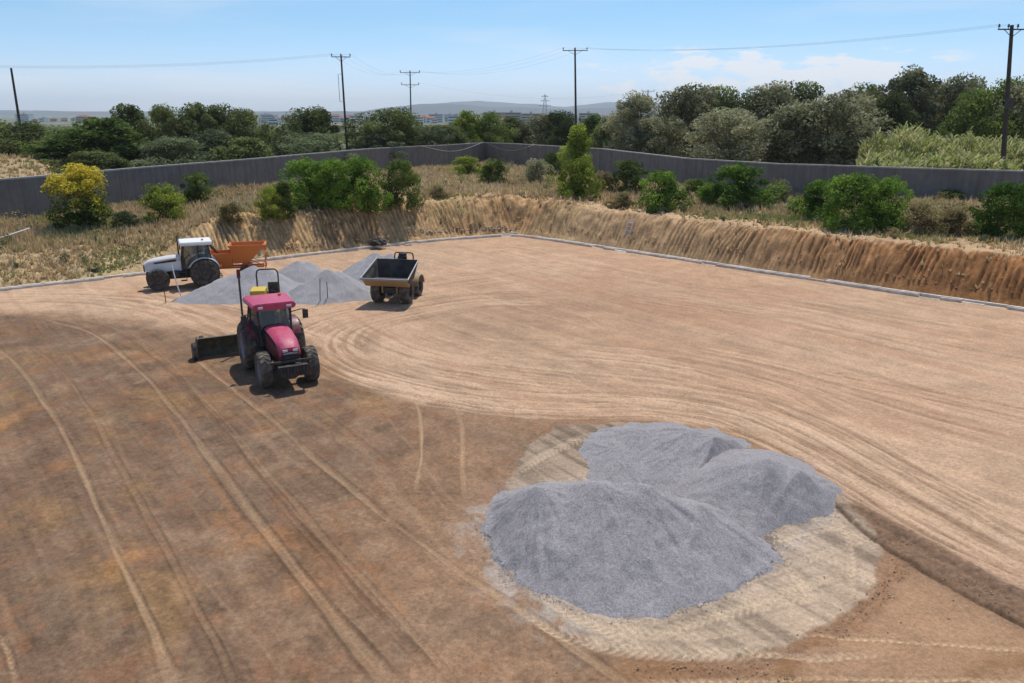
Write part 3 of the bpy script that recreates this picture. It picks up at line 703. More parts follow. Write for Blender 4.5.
def wheel(root, cx, cy, r, w, rim_mat, lugs=20, rubber='rubber', name='wheel', rimf=.55):
    e = bpy.data.objects.new(name, None); C.objects.link(e); e.parent = root; e.location = (cx, cy, r); e.empty_display_size = .1
    h = w / 2; b = MB()
    b.lathe_y([(r * rimf, -h * .8), (r * .75, -h), (r * .92, -h * .95), (r * .965, -h * .6), (r * .965, h * .6), (r * .92, h * .95), (r * .75, h), (r * rimf, h * .8)], 0, 0, 36)
    for sgn in (-1, 1):
        for k in range(lugs):
            a0 = 2 * PI * (k + (.5 if sgn > 0 else 0)) / lugs
            sw = PI / lugs * 1.5
            # chevron lug: from shoulder to centre, swept
            def P(y, a, rr): return (rr * math.cos(a), y, rr * math.sin(a))
            aw = PI / lugs * .42
            rings = []
            for y, da, rr in ((sgn * h * .98, 0, .90), (sgn * h * .75, sw * .3, 1.), (sgn * h * -.04, sw, 1.)):
                rings.append([P(y, a0 + da - aw, r * .9), P(y, a0 + da + aw, r * .9), P(y, a0 + da + aw, r * rr), P(y, a0 + da - aw, r * rr)])
            b.loft(rings)
    b.build('tyre', M[rubber], e, True)
    b = MB(); q = r * rimf
    s_ = 1 if cy > 0 else -1
    b.lathe_y([(q, -h * .78), (q, h * .78), (q * .9, h * .78), (q * .85, s_ * h * .2 + .02), (.02, s_ * h * .2 + .02), (.02, s_ * h * .2 - .02), (q * .85, s_ * h * .2 - .02), (q * .9, -h * .78)], 0, 0, 28)
    b.lathe_y([(.02, 0), (q * .35, 0), (q * .3, s_ * h * .55), (.02, s_ * h * .55)], 0, 0, 16)
    b.build('rim', M[rim_mat], e, True)
    return e
def arc(cx, cz, r, a0, a1, n=10): return [(cx + r * math.cos(math.radians(a0 + (a1 - a0) * k / n)), cz + r * math.sin(math.radians(a0 + (a1 - a0) * k / n))) for k in range(n + 1)]

def make_tractor(name, label, loc, rz, paint, side, roofm, rimm, rr=.86, rw=.48, fr=.62, fw=.40, wb=2.5, zc=0., frontgear=True, scale=1., rubber='rubber', exhaust=True, fend=None, guards=True):
    t = empty(name, loc, rz, scale); tag(t, label, 'tractor'); fend = fend or paint
    ty, fy = .86, .80
    for s in (-1, 1):
        wheel(t, 0, s * ty, rr, rw, rimm, 22, rubber); wheel(t, wb, s * fy, fr, fw, rimm, 20, rubber)
    b = MB(); b.box(-.3, wb + .1, -.26, .26, rr * .62, rr * 1.15, .03); b.box(-.45, .35, -.36, .36, rr * .6, rr * 1.3, .05)
    b.tube([(0, -.62, rr), (0, .62, rr)], .12, 12); b.tube([(wb, -.6, fr), (wb, .6, fr)], .09, 12); b.box(wb - .18, wb + .18, -.16, .16, fr - .14, fr + .16, .03)
    b.box(wb - .1, wb + .62, -.2, .2, rr * .62, rr * .85, .02)
    b.build('chassis', M['dark'], t)
    zt_ = 2.38
    # engine hood, narrowing and falling to the nose
    hb, hf = 1.18, wb + .62
    def ring(x, w, zb, zt): return [(x, -w, zb), (x, -w, zt - .10), (x, -w * .82, zt - .02), (x, -w * .4, zt + .015), (x, w * .4, zt + .015), (x, w * .82, zt - .02), (x, w, zt - .10), (x, w, zb)]
    R = [ring(hb, .43, 1.02, 1.80), ring(hb + .55, .42, 1.02, 1.78), ring(hf - .55, .39, 1.02, 1.68), ring(hf - .18, .36, 1.04, 1.58), ring(hf, .31, 1.10, 1.44)]
    up = [[(p[0], p[1], p[2]) for p in (r[1:7])] + [(r[0][0], .36, r[1][2] - .16), (r[0][0], -.36, r[1][2] - .16)] for r in R]
    MB().loft(up).build('hood', paint, t, True)
    lo = [[(r[0][0], -abs(r[0][1]) + .012, r[0][2] - .05), (r[0][0], -abs(r[0][1]) + .012, r[1][2] - .16), (r[0][0], abs(r[0][1]) - .012, r[1][2] - .16), (r[0][0], abs(r[0][1]) - .012, r[0][2] - .05)] for r in R]
    MB().loft(lo).build('engine_side_panel', side, t)
    b = MB(); b.box(hf - .02, hf + .05, -.27, .27, 1.0, 1.32, .02)
    for k in range(5): b.box(hf + .05, hf + .065, -.24, .24, 1.03 + k * .055, 1.05 + k * .055)
    b.build('grille', M['black'], t)
    MB().box(hf + .052, hf + .075, -.25, .25, 1.245, 1.30, .004).build('grille_trim', M['grey'], t)
    for s in (-1, 1):      # dark stripe and cooling louvres on each flank of the hood
        b = MB(); b.loft([[(hb + .25, s * .425, 1.5), (hb + .25, s * .437, 1.5), (hb + .25, s * .437, 1.62), (hb + .25, s * .425, 1.62)], [(hf - .5, s * .385, 1.42), (hf - .5, s * .398, 1.42), (hf - .5, s * .398, 1.5), (hf - .5, s * .385, 1.5)]]); b.build('hood_stripe', M['black'], t)
    b = MB(); b.tube([(-.05, .45, zt_ + .2), (-.05, .45, zt_ + .3)], .06, 10); b.build('beacon', M['orange'], t, True)
    for s in (-1, 1): MB().box(hf + .035, hf + .07, s * .17 - .08, s * .17 + .08, 1.33, 1.41, .01).build('headlight', M['lamp'], t)
    if frontgear:
        b = MB(); b.box(hf + .1, hf + .42, -.5, .5, .62, .92, .03)
        for k in range(-4, 5): b.box(hf + .42, hf + .5, k * .105 - .045, k * .105 + .045, .58, .95, .01)
        b.build('front_weight', M['black'], t)
        b = MB(); b.box(hf + .12, hf + .17, -.72, .72, .98, 1.06, .01); b.tube([(hf + .1, -.6, .98), (hf - .05, -.55, .7)], .025); b.tube([(hf + .1, .6, .98), (hf - .05, .55, .7)], .025)
        b.build('front_bar', M['dark'], t)
    # cab: glass box between black pillars, roof cap
    zf, zt = 1.05, 2.38
    cx0, cx1, wbk, wfr = -.42, 1.16, .74, .66
    P = {'rl': (cx0, wbk), 'rr': (cx0, -wbk), 'ml': (.25, .80), 'mr': (.25, -.80), 'fl': (cx1, wfr * .8), 'fr': (cx1, -wfr * .8)}
    T = {'rl': (cx0 + .12, .62), 'rr': (cx0 + .12, -.62), 'ml': (.25, .68), 'mr': (.25, -.68), 'fl': (cx1 - .18, .58), 'fr': (cx1 - .18, -.58)}
    zb = {'rl': 1.45, 'rr': 1.45, 'ml': 1.0, 'mr': 1.0, 'fl': 1.1, 'fr': 1.1}
    b = MB()
    for k in P: b.tube([(*P[k], zb[k]), (*T[k], zt)], .042, 6)
    for a, c in (('rl', 'ml'), ('ml', 'fl'), ('fl', 'fr'), ('rr', 'mr'), ('mr', 'fr'), ('rl', 'rr')):
        b.tube([(*P[a], zb[a]), (*P[c], zb[c])], .035, 6); b.tube([(*T[a], zt), (*T[c], zt)], .035, 6)
    b.build('cab_frame', M['black'], t)
    for a, c in (('rl', 'ml'), ('ml', 'fl'), ('fl', 'fr'), ('rr', 'mr'), ('mr', 'fr'), ('rl', 'rr')):
        me = bpy.data.meshes.new('window'); me.from_pydata([(*P[a], zb[a]), (*P[c], zb[c]), (*T[c], zt), (*T[a], zt)], [], [(0, 1, 2, 3)]); link('window', me, M['glass'], t)
    b = MB(); b.box(-.5, 1.1, -.6, .6, .98, 1.06, .01); b.box(-.42, -.3, -.55, .55, 1.05, 1.5, .02); b.box(.95, 1.1, -.34, .34, 1.05, 1.62, .03); b.build('cab_floor', M['black'], t)
    b = MB(); b.box(-.22, .28, -.25, .25, 1.25, 1.42, .05); b.box(-.3, -.16, -.24, .24, 1.36, 2.0, .05); b.box(-.08, .14, -.12, .12, 1.05, 1.26); b.build('seat', M['black'], t)
    b = MB(); b.tube([(.92, 0, 1.55), (.68, 0, 1.78)], .03)
    b.tube([(.68 + .05 * math.sin(a) , .19 * math.cos(a), 1.8 + .18 * math.sin(a)) for a in [2 * PI * k / 14 for k in range(15)]], .018, 6); b.build('steering_wheel', M['black'], t)
    # roof
    b = MB(); b.loft([[(x, s_ * w, z) for x, s_, w in ((-.52, -1, wk), (1.16, -1, wk * .93), (1.16, 1, wk * .93), (-.52, 1, wk))] for z, wk in ((2.36, .76), (2.44, .82), (2.54, .81), (2.60, .70))])
    bmesh.ops.bevel(b.bm, geom=list(b.bm.edges), offset=.03, segments=2, affect='EDGES')
    b.build('roof', roofm, t, True)
    for s in (-1, 1):
        MB().box(1.13, 1.2, s * .5 - .09, s * .5 + .09, 2.43, 2.51, .015).build('work_light', M['lamp'], t)
    # rear fenders
    for s in (-1, 1):
        y0, y1 = (s * .62, s * .96)
        outer = arc(0, rr, rr + .09, 28, 160, 14); inner = arc(0, rr, rr + .05, 160, 28, 14)
        b = MB(); b.prism(outer + inner, min(y0, y1), max(y0, y1)); b.prism(arc(0, rr, rr + .10, 20, 160, 12), min(s * .60, s * .64), max(s * .60, s * .64)); b.build('rear_fender', fend, t, True)
        MB().box(-.9, -.86, s * .95 - .07, s * .95 + .07, rr + .3, rr + .42, .01).build('tail_light', M['orange'], t)
        # steps and tanks under the doors
        b = MB()
        for k in range(3): b.box(.98, 1.28, s * .62 - .14 if s < 0 else .50, s * .62 + .12 if s < 0 else .78, .42 + k * .24, .45 + k * .24, .005)
        b.box(.96, .99, min(s * .5, s * .78), max(s * .5, s * .78), .4, 1.05); b.build('step', M['dark'], t)
        MB().box(1.32, 1.78, min(s * .34, s * .66), max(s * .34, s * .66), .62, 1.0, .05).build('side_tank', M['black'], t)
        # front mudguards
        if guards: b = MB(); b.prism(arc(wb, fr, fr + .11, 40, 150, 10) + arc(wb, fr, fr + .07, 150, 40, 10), min(s * .62, s * .98), max(s * .62, s * .98)); b.build('front_mudguard', M['dark'], t, True)
        # mirrors
        m = MB(); m.tube([(1.05, s * .6, 2.2), (1.12, s * .9, 2.28), (1.12, s * 1.08, 2.26)], .018, 6).build('mirror_arm', M['black'], t)
        MB().box(1.08, 1.14, s * 1.08 - .10, s * 1.08 + .10, 1.92, 2.24, .02).build('mirror', M['black'], t)
    if exhaust:
        b = MB(); b.tube([(1.22, -.60, 1.2), (1.22, -.60, 1.75)], .075, 10); b.tube([(1.22, -.60, 1.75), (1.22, -.60, 2.72), (1.16, -.60, 2.82)], .045, 10); b.build('exhaust', M['dark'], t, True)
    b = MB()
    for s in (-1, 1): b.tube([(-.3, s * .3, .55), (-.95, s * .42, .48)], .035, 6)
    b.tube([(-.95, -.44, .48), (-.95, .44, .48)], .03, 6); b.tube([(-.4, 0, 1.1), (-.95, 0, .48)], .03, 6); b.build('rear_linkage', M['dark'], t)
    return t

# ------------------------------------------------------------------ vehicles
red = make_tractor('tractor', 'magenta-red tractor with a glazed cab parked on the brown earth', (-9.0, 28.75, 0.0), math.atan2(-.88, .47), M['red'], M['maroon'], M['red'], 'grey', exhaust=False, fend=M['maroon'], guards=False, rubber='rubber_dusty')
white = make_tractor('tractor', 'white tractor facing left, coupled in front of the orange spreader', (-16.95, 43.4, 0.0), PI + .43, M['silver'], M['white'], M['white'], 'dark', rr=.80, fr=.60, wb=2.45, scale=.96, frontgear=False, guards=False)
# box blade drawn behind the red tractor, with its levelling mast
t = empty('box_blade', (-10.1, 30.75, 0), math.atan2(-.88, .47)); tag(t, 'dark olive levelling blade on small wheels, hitched behind the red tractor', 'box blade')
b = MB(); b.prism([(.02, .06), (.16, .04), (.10, .3), (.16, .55), (.32, .80), (.26, .82), (.06, .58), (0, .3)], -2.3, 1.1, 0).build('blade', M['olive'], t)
for yy in (-2.32, 1.12): MB().prism([(-.62, .05), (.3, .04), (.34, .78), (-.1, .8), (-.62, .35)], yy - .02, yy + .02).build('end_plate', M['olive'], t)
b = MB(); b.box(-.1, .02, -2.25, 1.05, .5, .62, .01); b.tube([(.3, .25, .6), (1.1, .35, .5)], .04); b.tube([(.3, -.25, .6), (1.1, -.35, .5)], .04); b.tube([(.2, 0, 1.2), (1.1, 0, .95)], .03); b.tube([(.1, -.3, .6), (.2, 0, 1.22), (.1, .3, .6)], .035)
for yy in (-2.05, .8): b.tube([(-.1, yy + .1, .6), (-.9, yy, .55), (-.9, yy, .3)], .04)
b.build('frame', M['dark'], t)
for yy in (-2.05, .8): wheel(t, -.9, yy, .3, .16, 'grey', 12)
wheel(t, .35, -2.48, .34, .16, 'grey', 12)
b = MB(); b.tube([(-.02, -.55, .6), (-.02, -.55, 3.0)], .04, 8); b.build('mast', M['dark'], t)
b = MB(); b.tube([(-.02, -.55, 2.95), (-.02, -.55, 3.28)], .07, 10); b.build('laser_receiver', M['maroon'], t, True)

# orange spreader trailer
t = empty('spreader_trailer', (-16.72, 45.2, 0), .26, .86); tag(t, 'orange two-hopper spreader trailer standing behind the white tractor', 'trailer')
def hopper(b, x0, x1, w, z0, z1, bx0, bx1, bw, th=.05):
    o = [[(x0, -w, z1), (x1, -w, z1), (x1, w, z1), (x0, w, z1)], [(bx0, -bw, z0), (bx1, -bw, z0), (bx1, bw, z0), (bx0, bw, z0)]]
    i = [[(x0 + th, -w + th, z1), (x1 - th, -w + th, z1), (x1 - th, w - th, z1), (x0 + th, w - th, z1)], [(bx0 + th, -bw + th, z0 + th), (bx1 - th, -bw + th, z0 + th), (bx1 - th, bw - th, z0 + th), (bx0 + th, bw - th, z0 + th)]]
    b.loft([i[1], i[0], o[0], o[1]])
b = MB(); hopper(b, .75, 3.0, .85, 1.0, 2.2, .95, 1.9, .5); b.box(.7, 3.05, -.90, -.85, 2.13, 2.24); b.box(.7, 3.05, .85, .90, 2.13, 2.24); b.box(.68, .73, -.9, .9, 2.13, 2.24); b.box(3.02, 3.07, -.9, .9, 2.13, 2.24)
b.build('rear_hopper', M['orange'], t)
b = MB(); hopper(b, -.6, .9, .7, .8, 1.72, -.4, .85, .5); b.box(-.64, -.59, -.74, .74, 1.66, 1.76); b.box(-.64, .74, .70, .74, 1.66, 1.76); b.box(-.64, .74, -.74, -.70, 1.66, 1.76); b.build('front_hopper', M['orange'], t)
b = MB(); b.box(-.6, 2.85, -.45, -.35, .66, .78, .01); b.box(-.6, 2.85, .35, .45, .66, .78, .01)
for x in (-.5, .6, 1.8, 2.75): b.box(x, x + .08, -.36, .36, .67, .77)
for s in (-1, 1): b.tube([(2.95, s * .8, .5), (3.0, s * .8, 2.14)], .035, 6); b.tube([(2.95, s * .8, .8), (2.0, s * .45, 1.2)], .03, 6); b.tube([(2.94, s * .8, .8), (2.8, s * .4, .88)], .03, 6)
b.tube([(-.6, 0, .75), (-1.15, 0, .55)], .06, 6); b.build('frame', M['orange'], t)
for zz, xx in ((.9, 2.96), (1.6, 2.99)): b = MB(); b.tube([(xx, -.8, zz), (xx, .8, zz)], .03); b.build('rear_rail', M['orange'], t)
b = MB(); b.tube([(.2, .1, 1.3), (-.9, .1, 2.75)], .09, 8); b.build('auger', M['dark'], t, True)
for s in (-1, 1): wheel(t, 1.7, s * .85, .45, .3, 'orange', 16)
b = MB(); b.tube([(1.7, -.8, .45), (1.7, .8, .45)], .06); b.box(1.5, 1.9, -.4, .4, .45, .7); b.build('axle', M['dark'], t)
bmg = bmesh.new()
b = MB(); b.loft([[(.95, -.66, 1.8), (2.4, -.66, 1.8), (2.4, .66, 1.8), (.95, .66, 1.8)], [(1.3, -.4, 2.02), (2.1, -.3, 2.04), (2.1, .35, 2.02), (1.3, .35, 2.0)]]); b.build('load', M['soil'], t)

# site dumper, skip towards the camera
def make_dumper():
    t = empty('site_dumper', (-5.95, 39.0, 0), math.radians(-101)); tag(t, 'small four-wheeled site dumper with a dark skip, beside the pale gravel heaps', 'dumper')
    for s in (-1, 1): wheel(t, 0, s * .74, .60, .46, 'dark', 18, 'rubber_dusty'); wheel(t, -1.75, s * .72, .50, .40, 'dark', 18, 'rubber_dusty')
    b = MB()   # skip: sides rise to the rear, floor slopes up to the front lip
    outer = lambda w, d: [(1.05 - d, 1.42), (-.95 + d, 2.02), (-1.0 + d, 1.98 - d), (-.55, .98 + d), (.2, .92 + d), (.98 - d, 1.28)]
    yo, yi = 1.18, 1.12
    # shell from rings across the width (bottom narrower)
    def skip(w_top, w_bot, off):
        top = [(1.12 - off, 1.36), (-.98 + off, 2.0)]; 
        return top
    V = []
    for off in (0., .045):
        wt, wf = 1.20 - off, 1.20 - off
        V.append([(1.15 - off, -wf, 1.40), (1.15 - off, wf, 1.40), (-.95 + off, wt * .92, 2.02), (-.95 + off, -wt * .92, 2.02),      # rim
                  (.6, -.92 + off, 1.1 + off), (.6, .92 - off, 1.1 + off), (-.72 + off, .9 - off, 1.1 + off), (-.72 + off, -.9 + off, 1.1 + off)])  # floor
    n = b.bm; o = [n.verts.new(p) for p in V[0]]; i = [n.verts.new(p) for p in V[1]]
    def f(*a): n.faces.new(a)
    for S, rev in ((o, False), (i, True)):
        for q in ((0, 1, 5, 4), (1, 2, 6, 5), (2, 3, 7, 6), (3, 0, 4, 7), (4, 5, 6, 7)):
            f(*[S[k] for k in (q[::-1] if rev else q)])
    for k in range(4): f(o[k], i[k], i[(k + 1) % 4], o[(k + 1) % 4])
    bmesh.ops.recalc_face_normals(n, faces=n.faces)
    sk = b.build('skip', M['rust'], t)
    b = MB(); b.box(1.12, 1.2, -1.22, 1.22, 1.33, 1.42, .01)
    for s in (-1, 1): b.tube([(1.15, s * 1.2, 1.4), (-.95, s * 1.11, 2.03)], .035, 6)
    b.build('rim', M['grey'], sk)
    b = MB(); b.prism([(1.13, 1.32), (1.10, 1.33), (.64, 1.07), (.6, .95), (.7, .95)], -1.12, 1.12); b.build('front_plate', M['ochre'], sk)
    for s in (-1, 1):
        b = MB(); b.box(.3, .42, s * .38 - .05, s * .38 + .05, .55, 1.1, .01); b.build('tipping_bracket', M['ochre'], t)
    b = MB(); b.box(-1.9, .35, -.34, .34, .52, .82, .03); b.box(-.1, .1, -.6, .6, .45, .65, .02); b.box(-1.85, -1.65, -.6, .6, .42, .6, .02); b.build('chassis', M['dark'], t)
    b = MB(); b.box(-2.45, -1.25, -.42, .42, .8, 1.42, .06); b.build('engine_cover', M['ochre'], t)
    for s in (-1, 1):
        MB().prism(arc(-1.75, .5, .62, 10, 170, 10) + arc(-1.75, .5, .57, 170, 10, 10), min(s * .45, s * .95), max(s * .45, s * .95)).build('mudguard', M['ochre'], t, True)
    b = MB(); b.box(-1.65, -1.2, -.24, .24, 1.42, 1.54, .04); b.box(-1.75, -1.63, -.24, .24, 1.5, 2.05, .05); b.build('seat', M['black'], t)
    b = MB(); b.tube([(-1.05, 0, .85), (-1.2, 0, 1.85)], .03); b.tube([(-1.2 + .07 * math.sin(a), .2 * math.cos(a), 1.87 + .15 * math.sin(a)) for a in [2 * PI * k / 14 for k in range(15)]], .02, 6); b.build('steering_wheel', M['black'], t)
    b = MB(); pts = [(-1.95, -.5, .9), (-1.95, -.5, 2.0), (-1.95, -.47, 2.14), (-1.95, -.4, 2.18), (-1.95, .4, 2.18), (-1.95, .47, 2.14), (-1.95, .5, 2.0), (-1.95, .5, .9)]; b.tube(pts, .035, 8); b.build('roll_bar', M['dark'], t, True)
    b = MB(); b.box(-1.85, -1.65, -.2, .2, 1.95, 2.2, .06); b.build('beacon_box', M['black'], t)
    b = MB(); b.box(-1.4, -1.1, .5, .62, 1.25, 1.5, .02); b.build('headlight', M['grey'], t)
make_dumper()

# compact roller behind the red tractor
t = empty('compact_roller', (-10.75, 34.3, 0), math.radians(-80)); tag(t, 'small yellow ride-on roller with a tall roll bar, half hidden by the red tractor', 'roller')
for x in (-.85, .85):
    b = MB(); b.lathe_y([(.35, -.5), (.36, -.48), (.36, .48), (.35, .5), (.06, .5), (.06, -.5)], 0, 0, 32); b.build('drum', M['grey'], t, True, (x, 0, .36))
    b = MB(); b.box(x - .06, x + .06, -.58, -.52, .3, .9); b.box(x - .06, x + .06, .52, .58, .3, .9); b.box(x - .3, x + .3, -.58, .58, .8, .92, .02); b.build('drum_fork', M['yellow'], t)
b = MB(); b.box(-.25, .75, -.62, .02, .9, 1.78, .08); b.build('engine_cover', M['yellow'], t)
b = MB(); b.box(-1.2, 1.15, -.5, .5, .9, 1.05, .03); b.box(-1.2, -.8, -.45, .45, 1.0, 1.4, .06); b.build('body', M['yellow'], t)
b = MB(); b.box(-.1, .3, .06, .5, 1.25, 1.4, .04); b.box(-.2, -.06, .06, .5, 1.35, 1.98, .05); b.box(-.02, .2, .15, .4, 1.04, 1.3); b.build('seat', M['black'], t)
b = MB(); b.tube([(.85, .28, 1.05), (.62, .28, 1.62)], .03); b.tube([(.6 + .08 * math.sin(a), .28 + .18 * math.cos(a), 1.64 + .14 * math.sin(a)) for a in [2 * PI * k / 14 for k in range(15)]], .018, 6); b.build('steering_wheel', M['black'], t)
b = MB(); b.tube([(-.65, -.46, 1.0), (-.65, -.46, 2.25), (-.65, -.42, 2.38), (-.65, -.32, 2.45), (-.65, .32, 2.45), (-.65, .42, 2.38), (-.65, .46, 2.25), (-.65, .46, 1.0)], .035, 8); b.build('roll_bar', M['dark'], t, True)

# ------------------------------------------------------------------ gravel heaps
def pile(name, label, poly, apexes, mat, seed, res=.045, gully=.10):
    """a tipped heap: straight flanks run from each tipping point to a common outline"""
    P = catmull(list(poly) + [poly[0]], 6)[:-1]
    x0, y0 = P.min(0) - .5; x1, y1 = P.max(0) + .5
    nx = int((x1 - x0) / res); ny = int((y1 - y0) / res)
    X, Y = np.meshgrid(np.linspace(x0, x1, nx), np.linspace(y0, y1, ny))
    wx = (fbm(X * 1.1, Y * 1.1, 4, seed) - .5) * .36; wy = (fbm(X * 1.1, Y * 1.1, 4, seed + 3) - .5) * .36
    z = np.full(X.shape, -9.)
    th = np.linspace(-PI, PI, 361)
    for ax, ay, h in apexes:
        R_ = np.full(361, 1e9); ct, st_ = np.cos(th), np.sin(th)
        for k in range(len(P)):
            a = P[k]; b = P[(k + 1) % len(P)]; qx, qy = a[0] - ax, a[1] - ay; dx, dy = b[0] - a[0], b[1] - a[1]
            den = ct * dy - st_ * dx; den = np.where(abs(den) < 1e-9, 1e-9, den)
            r = (qx * dy - qy * dx) / den; t = (qx * st_ - qy * ct) / den
            R_ = np.where((r > 0) & (t >= -1e-6) & (t <= 1 + 1e-6) & (r < R_), r, R_)
        ex, ey = X + wx - ax, Y + wy - ay; r = np.hypot(ex, ey); ang = np.arctan2(ey, ex)
        RR = np.interp(ang, th, R_)
        rill = (fbm(ang * 9, r * .5, 3, seed + 11) - .5) * gully * np.clip(r / .8, 0, 1)      # slumps and rills run down the flank
        zi = h * (1 - np.sqrt(r * r + .004) / RR) + rill
        k = .035; z = np.where(z < -5, zi, k * np.logaddexp(z / k, zi / k))
    z = z + (fbm(X * 1.1, Y * 1.1, 3, seed + 5) - .5) * .12 + (fbm(X * 8, Y * 8, 3, seed + 9) - .5) * .022
    z = z + (fbm(X * 3.5, Y * 3.5, 3, seed + 15) - .5) * .05
    V = np.stack([X, Y, np.maximum(z, -.15)], -1).reshape(-1, 3); q = grid_quads(ny, nx)
    keep = (z > -.12).reshape(-1); q = q[keep[q].any(1)]
    used = np.zeros(len(keep), bool); used[q.ravel()] = True; rm = np.cumsum(used) - 1
    cx, cy = P.mean(0)
    V = V[used] - np.array([cx, cy, 0])
    me = np_mesh(name, V, quads=rm[q], smooth=True)
    o = link(name, me, mat, loc=(cx, cy, 0)); tag(o, label, 'gravel pile'); return o
def ap(u, v, h): return (*at(u, v, h), h)
pile('gravel_pile', 'largest grey gravel heap, nearest the camera', [(-.55, 16.6), (-.3, 15.2), (.45, 13.95), (2.0, 13.05), (3.6, 13.6), (4.8, 14.4), (5.6, 15.2), (5.3, 16.4), (3.9, 17.9), (2.0, 18.6), (.4, 18.4), (-.4, 17.7)],
     [ap(600, 480, 1.4), ap(640, 481, 1.38), ap(537, 486, 1.1), ap(700, 502, .95)], M['gravel'], 1, .03, .13)
pile('gravel_pile', 'flat-topped bluish gravel heap directly behind the largest heap', [(2.1, 18.5), (2.15, 20.6), (2.7, 22.0), (3.9, 22.6), (5.6, 22.3), (6.6, 21.4), (6.1, 20.2), (5.2, 19.2), (4.5, 18.1), (3.5, 17.8)],
     [ap(640, 430, .62), ap(690, 429, .72), ap(716, 436, .66), ap(618, 446, .45)], M['gravel'], 21, .035, .16)
pile('gravel_pile', 'rounded gravel heap at the right of the front group', [(4.3, 16.9), (5.2, 16.0), (5.9, 16.2), (7.1, 16.8), (7.9, 17.5), (8.15, 18.4), (7.9, 19.6), (7.1, 20.6), (6.0, 20.8), (5.0, 20.0), (4.2, 18.6)],
     [ap(767, 459, 1.08), ap(800, 468, .85), ap(740, 466, .88)], M['gravel'], 31, .03, .05)
pile('gravel_pile', 'leftmost pale gravel heap, beside the white tractor', [(-17.1, 39.2), (-15.5, 38.7), (-13, 38.6), (-11, 39.2), (-10.6, 40.8), (-11.4, 42.9), (-13.2, 43.4), (-15, 42.6), (-16.4, 40.8)], [(-13.5, 41.3, 1.45), (-12.7, 41.2, 1.35), (-14.6, 40.9, 1.05)], M['gravel_far'], 41, .07)
pile('gravel_pile', 'pale gravel heap with two pegs in front, middle of the far group', [(-11.9, 39.4), (-10, 38.7), (-8.2, 39.), (-6.9, 39.8), (-7.2, 41.4), (-8.3, 43), (-10.2, 43.4), (-11.6, 42.2)], [(-9.6, 41., 1.35), (-9.0, 41.2, 1.2)], M['gravel_far'], 51, .07)
pile('gravel_pile', 'pale gravel heap nearest the dumper, behind the middle heap', [(-10.4, 44.2), (-8.8, 43), (-7, 42.6), (-5.4, 43.6), (-5.2, 45.6), (-6.4, 47.6), (-8.6, 47.8), (-10, 46.2)], [(-7.9, 45.4, 1.5), (-6.9, 45.2, 1.45)], M['gravel_far'], 61, .07)
pile('gravel_pile', 'smallest pale gravel heap, far back between two larger ones', [(-14, 45), (-12.8, 43.8), (-11.0, 44), (-10.2, 45.4), (-11.1, 47.), (-12.8, 47.4), (-13.9, 46.6)], [(-12.3, 45.4, 1.0), (-11.7, 45.5, .95)], M['gravel_far'], 71, .07)

# loose stones and clods, beyond counting
def stones(name, label, n, sampler, smin, smax, mat):
    ico = bmesh.new(); bmesh.ops.create_icosphere(ico, subdivisions=1, radius=1.); bv = np.array([v.co[:] for v in ico.verts]); bf = np.array([[v.index for v in f.verts] for f in ico.faces]); ico.free()
    Vs = []; Fs = []
    for k in range(n):
        x, y, z = sampler(k); s = smin + (smax - smin) * rng.random() ** 3
        sc = s * (.6 + .8 * rng.random(3)); sc[2] *= .5
        v = bv * (1 + .25 * (rng.random((len(bv), 1)) - .5)) * sc
        a = rng.random() * 6.28; R = np.array([[math.cos(a), -math.sin(a), 0], [math.sin(a), math.cos(a), 0], [0, 0, 1]])
        Vs.append(v @ R.T + np.array([x, y, z])); Fs.append(bf + k * len(bv))
    me = np_mesh(name, np.concatenate(Vs), tris=np.concatenate(Fs)); o = link(name, me, mat); tag(o, label, 'stones', kind='stuff'); return o
rimpts = catmull([(-.6, 16.6), (-.3, 15.2), (.4, 13.9), (2.0, 13.1), (3.6, 13.5), (4.8, 14.3), (5.6, 15.3), (5.9, 16.4), (7.0, 16.8), (7.95, 17.7), (8.05, 18.6)], 12)
def s_g(k):
    p = rimpts[int(rng.integers(len(rimpts)))]; r = rng.normal(0, .07 + .22 * rng.random() ** 3, 2); return p[0] + r[0], p[1] + r[1] - .03, .02
stones('scattered_gravel', 'loose grey chippings strewn round the front heaps', 6000, s_g, .005, .016, M['gravel'])
wpts = catmull(px([(838, 499), (880, 528), (930, 558), (985, 588), (1050, 622)]), 20); rpts = catmull(px([(905, 560), (888, 585), (862, 612), (832, 634), (800, 652), (786, 672), (740, 672), (640, 668)]), 20)
def s_c(k):
    q = rng.random()
    if q < .45: p = wpts[int(rng.integers(len(wpts)))]; r = rng.normal(0, .18, 2); z = .08
    elif q < .7: p = rpts[int(rng.integers(len(rpts)))]; r = rng.normal(0, .12, 2); z = .03
    else: y = 9 + 22 * rng.random(); p = ((rng.random() * 1.3 - .65) * y, y); r = (0, 0); z = .0
    return p[0] + r[0], p[1] + r[1], z
stones('soil_clods', 'small clods of earth lying on the site floor', 4200, s_c, .005, .022, M['soil'])

